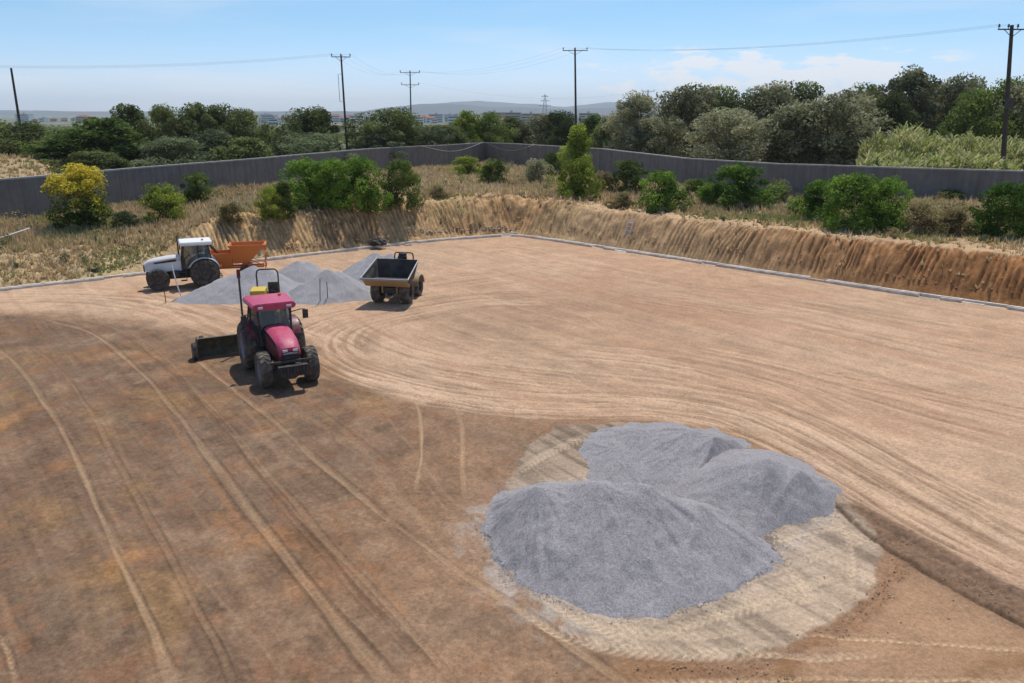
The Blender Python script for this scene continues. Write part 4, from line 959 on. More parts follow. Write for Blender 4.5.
foot = catmull([(2.8, 59.7), (6.2, 56.2), (11.9, 50.3), (16.6, 45.4), (20.5, 41.4), (24.7, 37.4), (30, 32.4)], 40)
def s_f(k):
    p = foot[int(rng.integers(len(foot)))]; o = abs(rng.normal(0, .16)) + .5; x, y = p[0] + o * .7, p[1] + o * .7
    return x, y, tz(x, y) + .02
M['spoil'] = mat_plain('fallen_spoil', (.36, .20, .10), .95, dust=.4, scale=3)
stones('fallen_spoil', 'lumps of orange earth fallen along the foot of the right-hand bank', 420, s_f, .015, .09, M['spoil'])
foot2 = catmull([(-15.7, 51.3), (-8.1, 57.5), (-3.2, 60.6), (.2, 61.6)], 40)
def s_f2(k):
    p = foot2[int(rng.integers(len(foot2)))]; o = abs(rng.normal(0, .2)) + .45; x, y = p[0] - o * .5, p[1] + o * .8
    return x, y, tz(x, y) + .02
M['paleearth'] = mat_plain('pale_lumps', (.50, .40, .28), .95, dust=.3, scale=3)
stones('pale_clods', 'pale clods lying along the foot of the bank left of the far corner', 320, s_f2, .02, .13, M['paleearth'])

# ------------------------------------------------------------------ kerb round the pit floor
def build_kerb():
    P = catmull(TOE[1:17], 10); seg = np.hypot(*np.diff(P, axis=0).T); cum = np.concatenate([[0], np.cumsum(seg)])
    b = MB(); s = 0; L_ = cum[-1]
    def pt(a): 
        i = min(np.searchsorted(cum, a) , len(P) - 1); i = max(i, 1); t = (a - cum[i - 1]) / max(seg[i - 1], 1e-6); return P[i - 1] + (P[i] - P[i - 1]) * t
    while s < L_ - 1:
        a, c = pt(s + .012), pt(s + .988); d = c - a; d = d / np.hypot(*d); n = np.array([d[1], -d[0]])
        if (a[0] > -50) and (a[0] < 42):
            j = rnd.uniform(-.012, .012); zt = rnd.uniform(-.012, .012)
            for o0, o1, z1 in ((.02, .17, .13 * (rnd.random() > .04)), (.17, .38, .03 - .1 * (rnd.random() > .5)), (.38, .46, .13 * (rnd.random() > .12))):
                q = [a + n * (o0 + j), c + n * (o0 + j), c + n * (o1 + j), a + n * (o1 + j)]
                b.loft([[(*p, -.1) for p in q], [(*p, z1 + zt) for p in q]])
        s += 1.
    o = b.build('kerb', M['kerb']); o['kind'] = 'structure'
build_kerb()

# ------------------------------------------------------------------ perimeter wall
def build_wall():
    P = [np.array(p) for p in WALL]
    tops = {0: 4.9}
    root = empty('boundary_wall', (*WALL[2], 2.)); tag(root, 'long dark grey rendered wall enclosing the site behind the shrubs', 'wall')
    root.location = (0, 0, 0)
    # resample
    pts = []
    for a, b_ in zip(P, P[1:]):
        n = max(1, int(np.hypot(*(b_ - a)) / 3.))
        for k in range(n): pts.append(a + (b_ - a) * k / n)
    pts.append(P[-1]); pts = np.array(pts)
    d = np.gradient(pts, axis=0); d /= np.hypot(d[:, 0], d[:, 1])[:, None]; nrm = np.stack([d[:, 1], -d[:, 0]], 1)
    def topz(p): return 4.88 + .10 * float(vn(np.array([p[0] / 9.]), np.array([p[1] / 9.]), 5)[0]) - .05
    def strip(h0, h1, th):
        b = MB(); rings = []
        for p, n in zip(pts, nrm):
            z1 = topz(p); zb = tz(*p) - .6 if h0 is None else z1 + h0; zt = z1 + h1
            rings.append([(*(p + n * th), zb), (*(p + n * th), zt), (*(p - n * th), zt), (*(p - n * th), zb)])
        b.loft(rings); return b
    strip(None, -.12, .12).build('wall_panel', M['wall'], root)
    strip(-.118, .0, .16).build('coping', M['coping'], root)
    b = MB()
    for p, n, dd in list(zip(pts, nrm, d))[::2]:
        z0, z1 = tz(*p) - .5, topz(p) - .13
        q = [p + n * .15 - dd * .02, p + n * .15 + dd * .02, p - n * .15 + dd * .02, p - n * .15 - dd * .02]
        b.loft([[(*k, z0) for k in q], [(*k, z1) for k in q]])
    b.build('joint_strip', M['wall'], root)
build_wall()
# ------------------------------------------------------------------ foliage
def leaf_cloud(centres, radii, per, size, seed, flat=.8, tipz=None):
    r = np.random.default_rng(seed)
    n = len(centres) * per
    c = np.repeat(np.array(centres), per, 0); rad = np.repeat(np.array(radii), per)
    d = r.normal(size=(n, 3)); d /= np.linalg.norm(d, axis=1)[:, None]
    rr = rad * (.45 + .6 * r.random(n) ** .5)
    p = c + d * rr[:, None] * np.array([1, 1, flat])
    nrm = d * .6 + r.normal(size=(n, 3)) * .7 + np.array([0, 0, .35]); nrm /= np.linalg.norm(nrm, axis=1)[:, None]
    a = np.cross(nrm, r.normal(size=(n, 3))); a /= np.linalg.norm(a, axis=1)[:, None]; b = np.cross(nrm, a)
    s = size * (.6 + .8 * r.random(n))[:, None]
    V = np.stack([p - a * s * .5, p - b * s * .28 + a * s * .05, p + a * s * .55, p + b * s * .28], 1).reshape(-1, 3)
    q = np.arange(n * 4).reshape(-1, 4)
    lv = np.repeat(np.repeat(r.random(len(centres)), per) * .55 + r.random(n) * .45, 4)
    tip = np.zeros(n) if tipz is None else np.clip((p[:, 2] - tipz[0]) / (tipz[1] - tipz[0]) + r.normal(size=n) * .35, 0, 1)
    tip = np.repeat(tip, 4)
    return V, q, np.stack([lv, tip, lv], 1)
def crown_proto(name, seed, w, h, base, nclump, per, size, shape='round', clr=.75, tip=None):
    """mesh of a crown: leaf clumps through an uneven volume; w = full width, h = height of the top"""
    r = np.random.default_rng(seed); cs = []; rs = []
    lobes = [(r.normal(0, w * .17), r.normal(0, w * .17), r.uniform(.72, 1.)) for _ in range(4)]
    while len(cs) < nclump:
        t = r.random(); ang = r.random() * 2 * PI
        z = base + (h - base) * t
        if shape == 'round': prof = math.sqrt(max(0., 1 - (2 * t - .85) ** 2 / 1.35))
        elif shape == 'cone': prof = (1 - t) ** .7 * .95 + .12
        elif shape == 'dome': prof = math.sqrt(max(0, 1 - t * t)) * .98 + .04
        else: prof = min(1., .55 + t * .9) * math.sqrt(max(0, 1 - max(0, t - .55) ** 2 / .21))
        lb = .78 + .34 * math.sin(ang * 2 + seed) * math.sin(ang * 3 + seed * 2.1) + .2 * r.normal()
        rad = w / 2 * prof * lb * (.35 + .65 * r.random() ** .4)
        lx, ly, lt = lobes[int(r.integers(4))]
        cs.append((rad * math.cos(ang) + lx * .4, rad * math.sin(ang) + ly * .4, z * (.88 + .12 * lt) if t > .6 else z))
        rs.append(clr * (.6 + .7 * r.random()))
    V, q, lf = leaf_cloud(cs, rs, per, size, seed + 1, tipz=tip)
    me = np_mesh(name, V, quads=q); set_col(me, 'leaf', lf)
    return me, cs
def trunk_proto(name, cs, h, r0, seed, lean=0.):
    r = random.Random(seed); b = MB(); fork = (r.uniform(-.2, .2), r.uniform(-.2, .2), h * .32)
    b.tube([(0, 0, -.8), (.04, .03, h * .15), fork], r0, 8, r0 * .75)
    pick = r.sample(list(range(len(cs))), min(9, len(cs)))
    for k in pick:
        c = cs[k]
        mid = ((fork[0] + c[0]) / 2 + r.uniform(-.2, .2), (fork[1] + c[1]) / 2 + r.uniform(-.2, .2), (fork[2] + c[2]) / 2 - .15)
        b.tube([fork, mid, c], r0 * .5, 6, r0 * .1)
    me = bpy.data.meshes.new(name); b.bm.to_mesh(me); b.bm.free(); me.materials.append(M['bark']); return me
TP = {}
for key, args in {
    'round1': (101, 6., 5.6, .4, 100, 150, .23, 'round', .74), 'round2': (102, 6., 5.6, .3, 100, 150, .23, 'dome', .74),
    'olive1': (111, 6., 6.2, 1.2, 90, 165, .22, 'olive', .78), 'olive2': (112, 6., 6.2, .9, 90, 165, .22, 'round', .84),
    'tall': (121, 5., 7.0, 1.6, 90, 165, .22, 'olive', .76)}.items():
    me, cs = crown_proto('crown', *args); TP[key] = (me, trunk_proto('trunk', cs, args[2], .2, args[0]), args[1], args[2])
def plant(name, cat, label, group, proto, mat, x, y, w, h, rz, zb=None, crown='crown', trunk='trunk', wy=None):
    cme, tme, pw, ph = proto
    z = tz(x, y) if zb is None else zb
    t = empty(name, (x, y, z - .05)); t.rotation_euler = (0, 0, rz); t.scale = (w / pw, (wy or w) / pw, h / ph)
    tag(t, label, cat, group)
    m2 = cme.copy() if False else cme
    o = bpy.data.objects.new(crown, m2); C.objects.link(o); o.parent = t
    if not cme.materials: cme.materials.append(M['leaf_mid'])
    o.material_slots[0].link = 'OBJECT'; o.material_slots[0].material = M[mat]
    if tme:
        o = bpy.data.objects.new(trunk, tme); C.objects.link(o); o.parent = t
    return t
# trees beyond the wall: centre u, top v, width px, distance, prototype, leaves, label
def wall_side(X, Y):
    poly = WALL + [(75, -60), (-62, -60)]
    return inside(X, Y, poly)
TREES = [
 (-12, 122, 70, 92, 'round1', 'leaf_dark', 'dark round tree cut off by the left edge, beyond the wall'),
 (28, 124, 62, 95, 'round1', 'leaf_dark', 'dark tree at the foot of the leaning left pole'),
 (62, 140, 62, 84, 'round2', 'leaf_mid', 'low green tree behind the yellow flowering shrub'),
 (112, 119, 86, 84, 'round2', 'leaf_mid', 'broad mid-green tree just right of the yellow shrub, tallest of the near left ones'),
 (92, 152, 60, 78, 'round1', 'leaf_dark', 'low dark tree touching the wall top right of the yellow shrub'),
 (132, 106, 50, 112, 'round2', 'leaf_dark', 'dark tree with flat top rising behind the broad mid-green one'),
 (160, 108, 46, 110, 'round1', 'leaf_dark', 'dark tree left of the highest crowns in the left wood'),
 (172, 138, 66, 84, 'olive2', 'leaf_green', 'low grey-green tree behind the wall above the white tractor'),
 (193, 105, 52, 112, 'round2', 'leaf_dark', 'dark crown above the white tractor, highest of the left wood'),
 (218, 106, 48, 115, 'olive2', 'leaf_dark', 'dark tree just right of the highest crown in the left wood'),
 (216, 132, 58, 92, 'round1', 'leaf_green', 'grey-green tree in the front row above the orange trailer'),
 (246, 112, 44, 112, 'round1', 'leaf_dark', 'dark tree at the right end of the dense left wood'),
 (252, 138, 56, 88, 'round2', 'leaf_dark', 'low dark tree along the wall above the orange trailer, right of the grey-green one'),
 (290, 128, 40, 105, 'round2', 'leaf_green', 'small grey-green tree left of the tall twin-insulator pole'),
 (308, 110, 58, 108, 'round1', 'leaf_dark', 'dark round-headed tree left of the pole with the wire bracket'),
 (312, 134, 56, 86, 'olive2', 'leaf_green', 'low grey-green tree in front of the round-headed tree by the pole'),
 (366, 134, 54, 88, 'round2', 'leaf_green', 'low olive-green tree just right of the pole with the wire bracket'),
 (393, 107, 62, 104, 'olive1', 'leaf_dark', 'dark tree with ragged crown between the bracket pole and the double-arm pole'),
 (424, 128, 46, 108, 'olive2', 'leaf_green', 'greyish tree right of the double-arm pole'),
 (446, 126, 40, 125, 'round1', 'leaf_dark', 'small dark tree left of the yellow-green one'),
 (470, 112, 40, 132, 'round2', 'leaf_lime', 'yellow-green tree near the far corner of the wall'),
 (492, 114, 34, 134, 'round1', 'leaf_mid', 'mid-green tree adjoining the yellow-green one at the wall corner'),
 (515, 118, 40, 140, 'round2', 'leaf_dark', 'dark low tree beyond the corner of the wall'),
 (540, 116, 40, 140, 'round1', 'leaf_olive', 'low olive-green tree below the far lattice tower'),
 (562, 113, 34, 132, 'round1', 'leaf_dark', 'dark tree at the foot of the tall T-shaped pole, left side'),
 (590, 116, 36, 128, 'round2', 'leaf_mid', 'mid-green tree at the foot of the tall T-shaped pole, right side'),
 (612, 118, 40, 118, 'round2', 'leaf_dark', 'low dark tree left of the tall slim olive'),
 (633, 94, 46, 108, 'tall', 'leaf_olive', 'tall slim olive tree, first big tree right of the T-shaped pole'),
 (658, 118, 50, 104, 'olive2', 'leaf_olive', 'lower olive tree with drooping crown beside the tall slim one'),
 (690, 84, 66, 112, 'olive1', 'leaf_olive', 'big olive tree in the back row under the small far pole'),
 (716, 88, 56, 116, 'olive2', 'leaf_dark', 'dark olive tree in the back row right of the big one'),
 (732, 110, 76, 90, 'olive2', 'leaf_olive', 'pale grey-green olive tree close behind the wall, in front of the back row'),
 (752, 92, 52, 112, 'olive1', 'leaf_dark', 'dark back-row tree between the two pale olives'),
 (776, 84, 54, 112, 'tall', 'leaf_olive', 'upright olive behind the tree with the forked trunk'),
 (800, 84, 56, 116, 'olive2', 'leaf_dark', 'dark back-row tree above the forked trunk'),
 (792, 106, 58, 88, 'tall', 'leaf_olive', 'olive tree with visible forked trunk above the wall'),
 (840, 92, 84, 86, 'olive1', 'leaf_olive', 'largest pale olive tree close behind the wall, left of the reeds'),
 (868, 86, 46, 108, 'olive2', 'leaf_dark', 'dark tree peeping out right of the largest pale olive'),
 (908, 70, 60, 102, 'tall', 'leaf_olive', 'highest-topped tree of the right wood, above the reeds'),
 (888, 92, 50, 100, 'olive1', 'leaf_dark', 'dark tree left of the highest-topped tree above the reeds'),
 (934, 84, 46, 108, 'olive2', 'leaf_olive', 'olive tree right of the highest-topped tree above the reeds'),
 (962, 74, 56, 104, 'olive1', 'leaf_olive', 'tall olive left of the right-hand pole'),
 (984, 92, 58, 94, 'round1', 'leaf_mid', 'greener tree directly left of the right-hand pole'),
 (1016, 80, 60, 96, 'olive2', 'leaf_mid', 'green tree behind the right-hand pole'),
 (1048, 74, 66, 92, 'olive1', 'leaf_olive', 'olive tree cut off by the right edge'),
]
def footprint(u, v_top, wpx, Y):
    x, _, zt = aty(u, v_top, Y); z0 = tz(x, Y); depth = Y * _c + (HC - zt) * _s
    return x, z0, zt - z0, wpx * depth / F
for i, (u, vt, wpx, Y, pr, mt, lab) in enumerate(TREES):
    for _ in range(30):
        x, z0, h, w = footprint(u, vt, wpx, Y)
        dw = dist_poly(np.array([x]), np.array([float(Y)]), WALL)[0][0]
        if not wall_side(np.array([x]), np.array([float(Y)]))[0] and dw > w * .62: break
        Y += 1.5
    pm = TP[pr]
    plant('olive_tree' if 'olive' in pr or pr == 'tall' else 'broadleaf_tree', 'tree', lab, 'trees beyond the boundary wall', pm, mt, x, Y, w * 1.2, h * .97, rnd.uniform(0, 6.28), z0)

# shrubs on the strip between the bank and the wall
SP = {}
for key, args in {'bush1': (201, 4., 3., .0, 70, 120, .17, 'dome', .5), 'bush2': (202, 4., 3., .0, 70, 120, .17, 'round', .5), 'bush3': (203, 4., 3.2, .0, 60, 120, .18, 'dome', .55)}.items():
    me, cs = crown_proto('foliage', *args); SP[key] = (me, trunk_proto('stem', cs, args[2], .07, args[0]), args[1], args[2])
me, cs = crown_proto('foliage', 210, 4., 4., .1, 85, 130, .17, 'dome', .5, tip=(1.6, 3.3)); SP['yellow'] = (me, trunk_proto('stem', cs, 4., .08, 210), 4., 4.)
me, cs = crown_proto('foliage', 211, 3., 4.4, .1, 70, 120, .17, 'cone', .42); SP['cone'] = (me, trunk_proto('stem', cs, 4.4, .07, 211), 3., 4.4)
SHRUBS = [
 (87, 235, 168, 58, 'yellow', 'leaf_yellow', 'large shrub with yellow blossom on top, at the left by the wall'),
 (198, 210, 174, 32, 'bush1', 'leaf_mid', 'small green shrub against the wall above the white tractor'),
 (163, 230, 186, 40, 'bush3', 'leaf_lime', 'loose yellowish-green shrub left of the white tractor'),
 (126, 236, 212, 24, 'bush2', 'leaf_green', 'small dull green weedy shrub right of the yellow-blossomed one'),
 (232, 228, 202, 24, 'bush3', 'leaf_dry', 'straw-coloured shrub above the orange trailer'),
 (270, 224, 188, 26, 'bush2', 'leaf_lime', 'pale green shrub at the left foot of the green clump'),
 (286, 224, 178, 30, 'cone', 'leaf_mid', 'narrow dark shrub at the left end of the green clump'),
 (310, 212, 157, 58, 'bush1', 'leaf_bright', 'big bright green shrub, left one of the clump under the bracket pole'),
 (340, 210, 158, 46, 'bush2', 'leaf_bright', 'bright green shrub in the middle of the clump under the bracket pole'),
 (365, 214, 155, 48, 'bush1', 'leaf_bright', 'upright bright green shrub right of the clump middle'),
 (398, 212, 159, 42, 'bush2', 'leaf_mid', 'duller green shrub at the right end of the clump'),
 (437, 205, 184, 26, 'bush3', 'leaf_dry', 'small dry bush right of the green clump'),
 (468, 183, 157, 30, 'bush1', 'leaf_lime', 'lime-yellow shrub in front of the far corner of the wall'),
 (495, 192, 160, 30, 'bush3', 'leaf_mid', 'thin green shrub right of the lime-yellow one'),
 (538, 190, 160, 28, 'bush3', 'leaf_olive', 'grey-green spiky shrub left of the tall lime shrub'),
 (576, 200, 127, 38, 'cone', 'leaf_lime', 'tall pointed lime-green shrub rising above the wall'),
 (579, 206, 160, 40, 'bush1', 'leaf_lime', 'round lime-green shrub in front of the tall pointed one'),
 (552, 185, 154, 20, 'bush2', 'leaf_mid', 'little green shrub just left of the tall pointed one'),
 (604, 200, 172, 24, 'bush3', 'leaf_dry', 'small straw-coloured bush right of the lime shrubs'),
 (627, 200, 162, 34, 'bush2', 'leaf_mid', 'green shrub against the wall left of the ladder'),
 (660, 216, 172, 46, 'bush1', 'leaf_bright', 'green shrub above the ladder'),
 (622, 214, 192, 26, 'bush3', 'leaf_dry', 'dry pale bush at the top of the ladder'),
 (697, 206, 180, 30, 'bush2', 'leaf_mid', 'small green shrub between the ladder shrub and the dark one'),
 (738, 213, 166, 58, 'bush1', 'leaf_bright', 'dense dark green shrub under the pale olive trees'),
 (712, 214, 184, 26, 'bush3', 'leaf_bright', 'low green side shoot shrub left of the dense dark one'),
 (776, 208, 180, 26, 'bush3', 'leaf_olive', 'small greyish shrub between the two dark clumps'),
 (820, 226, 182, 52, 'bush1', 'leaf_bright', 'left shrub of the widest dark clump'),
 (853, 236, 178, 62, 'bush2', 'leaf_bright', 'middle and tallest shrub of the widest dark clump'),
 (886, 236, 180, 44, 'bush1', 'leaf_bright', 'right shrub of the widest dark clump'),
 (920, 240, 202, 44, 'bush3', 'leaf_dry', 'straw-coloured bush right of the widest dark clump'),
 (948, 240, 206, 44, 'bush1', 'leaf_dry', 'broad straw-coloured bush left of the rightmost green shrub'),
 (948, 208, 190, 26, 'bush2', 'leaf_mid', 'small green shrub against the wall behind the straw bushes'),
 (996, 244, 186, 56, 'bush2', 'leaf_bright', 'rightmost green shrub standing wholly inside the frame'),
 (1030, 240, 192, 40, 'bush1', 'leaf_mid', 'green shrub cut off by the right edge'),
]
for i, (u, vb, vt, wpx, pr, mt, lab) in enumerate(SHRUBS):
    x, y, z = hit(u, vb - 6)
    zt = aty(u, vt, y)[2]; w = wpx * (y * _c + 6 * _s) / F
    plant('shrub', 'shrub', lab, 'shrubs between the bank and the wall', SP[pr], mt, x, y, w * (1.0 if 280 < u < 405 else 1.12), max(.6, zt - z) * (.92 if 280 < u < 405 else 1.0), rnd.uniform(0, 6.28), z, 'foliage', 'stem')

# ------------------------------------------------------------------ dry grass, reeds
def build_grass():
    n = 300000
    Y = 30 + 100 * rng.random(n) ** 1.3; X = (rng.random(n) * 2 - 1) * (.68 * Y + 6)
    h, D, A, wr, wl = terr(X, Y)
    inner = wall_side(X, Y)
    dens = fbm(X * .35, Y * .35, 3, 301)
    dmin = 3.4 * wr + (1 - wr) * (.3 * wl + 3.2 * (1 - wl))
    ok = (D > dmin + (dens - .5) * 1.2) & (inner | (rng.random(n) < .28))
    ok &= (rng.random(n) < np.where(wr > .5, np.where(D < 6, .35, 1.), 1.))
    ok &= (dens + (rng.random(n) - .5) * .5) >  .43 - .13 * wl
    ok &= rng.random(n) < np.clip(55. / Y, .3, 1)
    # a few tufts hang down the right bank
    ok |= (D > .5) & (D < 4.2) & (rng.random(n) < .05 + .10 * (1 - wr)) & (fbm(X * 1.2, Y * 1.2, 2, 333) > .5)
    ok &= D > .2
    X, Y, h, D, wr, dens = [a[ok] for a in (X, Y, h, D, wr, dens)]
    m = len(X); nb = 6
    hc = fbm(X * .22, Y * .22, 3, 311)
    tall = (.10 + .34 * rng.random(m) ** 1.5 * (.4 + 1.2 * hc)) * np.where(D < 4, .6, 1.) * (1 + Y / 220)
    x = np.repeat(X, nb); y = np.repeat(Y, nb); z = np.repeat(h, nb); t = np.repeat(tall, nb) * (.6 + .6 * rng.random(m * nb))
    a = rng.random(m * nb) * 2 * PI; ln = rng.random(m * nb) * .55 * t; w = (.012 + .018 * rng.random(m * nb)) * (1 + np.repeat(Y, nb) / 30)
    bx = x + .12 * np.cos(a) * rng.random(m * nb); by = y + .12 * np.sin(a) * rng.random(m * nb)
    px_, py_ = -np.sin(a) * w, np.cos(a) * w
    b2 = rng.random(m * nb) * 2 * PI; px_, py_ = np.cos(b2) * w, np.sin(b2) * w
    V = np.stack([np.stack([bx - px_, by - py_, z - .04], 1), np.stack([bx + px_, by + py_, z - .04], 1), np.stack([bx + np.cos(a) * ln, by + np.sin(a) * ln, z + t], 1)], 1).reshape(-1, 3)
    tr = np.arange(m * nb * 3).reshape(-1, 3)
    pal = np.array([(.66, .51, .28), (.58, .43, .23), (.54, .38, .20), (.74, .62, .42), (.32, .33, .12), (.50, .43, .21)])
    g = np.repeat(hc, nb) + rng.normal(size=m * nb) * .13
    pi_ = np.select([g < .27, g < .36, g < .5, g < .58, g < .66], [4, 5, 1, 0, 3], 2)
    col = np.repeat(pal[pi_] * (.75 + .5 * rng.random((m * nb, 1))), 3, 0)
    me = np_mesh('dry_grass', V, tris=tr); set_col(me, 'albedo', col)
    o = link('dry_grass', me, M['blades']); tag(o, 'dry straw-coloured grass and weeds covering the bank and the strip before the wall', 'grass', kind='stuff')
build_grass()
def build_weeds():
    n = 9000
    Y = 36 + 88 * rng.random(n) ** 1.2; X = (rng.random(n) * 2 - 1) * (.66 * Y + 5)
    h, D, A, wr, wl = terr(X, Y); f = fbm(X * .16, Y * .16, 3, 801)
    dw = dist_poly(X, Y, WALL)[0]
    ok = wall_side(X, Y) & (D > 3.4 - 2.0 * wl) & (f + .22 * np.exp(-dw / 4) + .1 * wl > .485) & (rng.random(n) < .40)
    X, Y, h = X[ok], Y[ok], h[ok]; m = len(X); r = .12 + .32 * rng.random(m) ** 2 * (1 + np.where(dw[ok] < 6, 1.1, 0))
    for mat, sel, lab in (('leaf_green', rng.random(m) < .5, 'dull green weeds'), ('leaf_dry', None, 'brown seed-headed weeds')):
        if sel is None: sel = ~first
        else: first = sel
        V, q, lf = leaf_cloud(np.stack([X[sel], Y[sel], h[sel] + r[sel] * .7], 1), r[sel], 90, .12, 901, .9)
        me = np_mesh('low_weeds', V, quads=q); set_col(me, 'leaf', lf); o = link('low_weeds', me, M[mat])
        tag(o, lab + ' scattered among the dry grass before the wall', 'weeds', kind='stuff')
build_weeds()
def build_reeds():
    n = 4600
    U = rng.random(n); Y = 67 + 15 * rng.random(n)
    # from just right of the largest olive to beyond the frame
    X = np.array([aty(874 + 180 * a + 14 * math.sin(yy * 1.7) * (1 - a), 150, yy)[0] for a, yy in zip(U, Y)])
    ok = ~wall_side(X, Y); X, Y = X[ok], Y[ok]; n = len(X)
    h0 = terr(X, Y)[0]
    ht = (1.6 + 3.3 * sst(fbm(X * .25, Y * .25, 3, 401), .25, .75)) * (.7 + .45 * rng.random(n)) * (.70 + .42 * sst(Y, 66, 80))
    nb = 14
    x = np.repeat(X, nb); y = np.repeat(Y, nb); z = np.repeat(h0, nb); H_ = np.repeat(ht, nb)
    f = .35 + .65 * rng.random(n * nb); a = rng.random(n * nb) * 2 * PI
    s = .22 + .28 * rng.random(n * nb)
    bx, by, bz = x, y, z + H_ * f
    dx, dy = np.cos(a), np.sin(a); w = .055
    V = np.stack([np.stack([bx - dy * w, by + dx * w, bz - .1], 1), np.stack([bx + dy * w, by - dx * w, bz - .1], 1), np.stack([bx + dx * s * .6 + dy * w * .8, by + dy * s * .6 - dx * w * .8, bz + .30], 1), np.stack([bx + dx * s * 1.1, by + dy * s * 1.1, bz + .36], 1)], 1).reshape(-1, 3)
    q = np.arange(n * nb * 4).reshape(-1, 4)
    # canes
    Vc = np.stack([np.stack([X - .02, Y, h0 - .2], 1), np.stack([X + .02, Y, h0 - .2], 1), np.stack([X + .008, Y, h0 + ht], 1), np.stack([X - .008, Y, h0 + ht], 1)], 1).reshape(-1, 3)
    qc = np.arange(n * 4).reshape(-1, 4) + len(V)
    pal = np.array([(.40, .42, .13), (.54, .54, .21), (.66, .60, .32), (.28, .34, .09)])
    col = np.repeat(pal[rng.integers(0, 4, n * nb)] * (.8 + .4 * rng.random((n * nb, 1))), 4, 0); colc = np.tile(np.array([.36, .34, .18]), (n * 4, 1))
    me = np_mesh('reed_bed', np.concatenate([V, Vc]), quads=np.concatenate([q, qc])); set_col(me, 'albedo', np.concatenate([col, colc]))
    o = link('reed_bed', me, M['blades']); tag(o, 'pale green thicket of tall cane reeds behind the right-hand wall', 'reeds', kind='stuff')
build_reeds()

# ------------------------------------------------------------------ poles and cables
def pole(u_top, v_top, u_b, v_b, Y, label, arms, r=.17, name='utility_pole', extra=None):
    xt, _, zt = aty(u_top, v_top, Y); xb0, _, zb0 = aty(u_b, v_b, Y)
    k = (xt - xb0) / (zt - zb0); z0 = 0.
    xb = xt; 
    for _ in range(4): z0 = tz(xb, Y); xb = xt + k * (z0 - zt)
    t = empty(name, (xb, Y, z0 - .3)); tag(t, label, 'utility pole'); hh = zt - z0 + .3; ln = xt - xb
    P = lambda f: (ln * f, 0, hh * f)
    MB().tube([P(0), P(.5), P(1.)], r, 10, r * .62).build('shaft', M['wood'], t, True)
    tips = []
    for dz, half, yaw, nI in arms:
        f = 1 - dz / hh; c = Vector(P(f)); d = Vector((math.cos(yaw), math.sin(yaw), 0))
        a = MB(); a.tube([c - d * half + Vector((0, -.16, 0)), c + d * half + Vector((0, -.16, 0))], .07, 4); 
        a.tube([c - d * half * .6 + Vector((0, -.16, 0)), c + Vector((0, -.16, -.6))], .03, 4); a.tube([c + d * half * .6 + Vector((0, -.16, 0)), c + Vector((0, -.16, -.6))], .03, 4)
        arm = a.build('crossarm', M['wood'], t)
        for j in range(nI):
            p = c + d * half * (-.95 + 1.9 * j / (nI - 1)) + Vector((0, -.16, .05))
            b = MB(); b.tube([p, p + Vector((0, 0, .12))], .03, 6); b.tube([p + Vector((0, 0, .12)), p + Vector((0, 0, .36))], .10, 8, .06); b.build('insulator', M['insul'], arm)
            tips.append(Vector((xb, Y, z0 - .3)) + p + Vector((0, 0, .34)))
    if extra: extra(t, P, hh)
    return tips
def bracket(t, P, hh):
    c = Vector(P(1 - 4.2 / hh)); c2 = Vector(P(1 - 5.9 / hh)); c3 = Vector(P(1 - 2.4 / hh))
    MB().tube([c3, c3 + Vector((-.55, 0, 0)), c2 + Vector((-.55, 0, 0)), c2], .035, 6).build('wire_bracket', M['dark'], t)
tl = pole(341, 55, 347, 148, 112, 'dark pole with a side bracket and short crossarm behind the left wall', [(.25, 1.25, .15, 3)], .17, extra=bracket)
t2 = pole(410, 71, 411, 118, 160, 'distant pole with two crossarms one above the other', [(.3, 1.9, .1, 3), (2.5, 1.7, .1, 2)], .17)
t3 = pole(575, 48, 576, 130, 122, 'tall straight T-shaped pole near the corner of the wall', [(.35, 1.8, .0, 3)], .2)
def box_on_pole(t, P, hh):
    c = Vector(P(1 - 6.1 / hh)); MB().box(c.x - .28, c.x + .28, -.55, -.2, c.z - .5, c.z + .4, .03).build('switch_box', M['dark'], t)
t4 = pole(1012, 25, 1004, 150, 70, 'thick leaning pole among the reeds at the right edge', [(.35, 1.25, .05, 4)], .22, extra=box_on_pole)
t5 = pole(11, 68, 20, 125, 100, 'bare leaning pole at the left edge, no crossarm in view', [], .19)
t6 = pole(648, 90, 648, 110, 210, 'short-looking far pole peeking over the olive trees', [(.3, 1.6, 0., 3)], .18)
# lattice tower far away
def lattice():
    Y = 850; x, _, zt = aty(545, 94, Y); z0 = tz(x, Y); h = zt - z0; t = empty('lattice_tower', (x, Y, z0 - .5)); tag(t, 'far-off steel lattice pylon standing over the town', 'pylon')
    b = MB(); w0, w1 = 3.2, .5
    for sx_ in (-1, 1):
        for sy_ in (-1, 1): b.tube([(sx_ * w0, sy_ * w0, 0), (sx_ * w1, sy_ * w1, h)], .22, 4)
    for k in range(9):
        f0, f1 = k / 9, (k + 1) / 9; a, c = w0 + (w1 - w0) * f0, w0 + (w1 - w0) * f1
        for s in (-1, 1):
            b.tube([(-a, s * a, h * f0), (c, s * c, h * f1)], .1, 3); b.tube([(a, s * a, h * f0), (-c, s * c, h * f1)], .1, 3)
    b.build('mast', M['grey'], t)
    for zf, wv in ((.62, 6.5), (.78, 5.), (.93, 3.8)):
        b = MB(); b.tube([(-wv, 0, h * zf), (0, 0, h * zf + 1.2), (wv, 0, h * zf)], .22, 4); b.tube([(-wv, 0, h * zf), (wv, 0, h * zf)], .18, 4); b.build('crossarm', M['grey'], t)
lattice()
M['cable'] = mat_plain('cable', (.25, .26, .28), .6, dust=0)
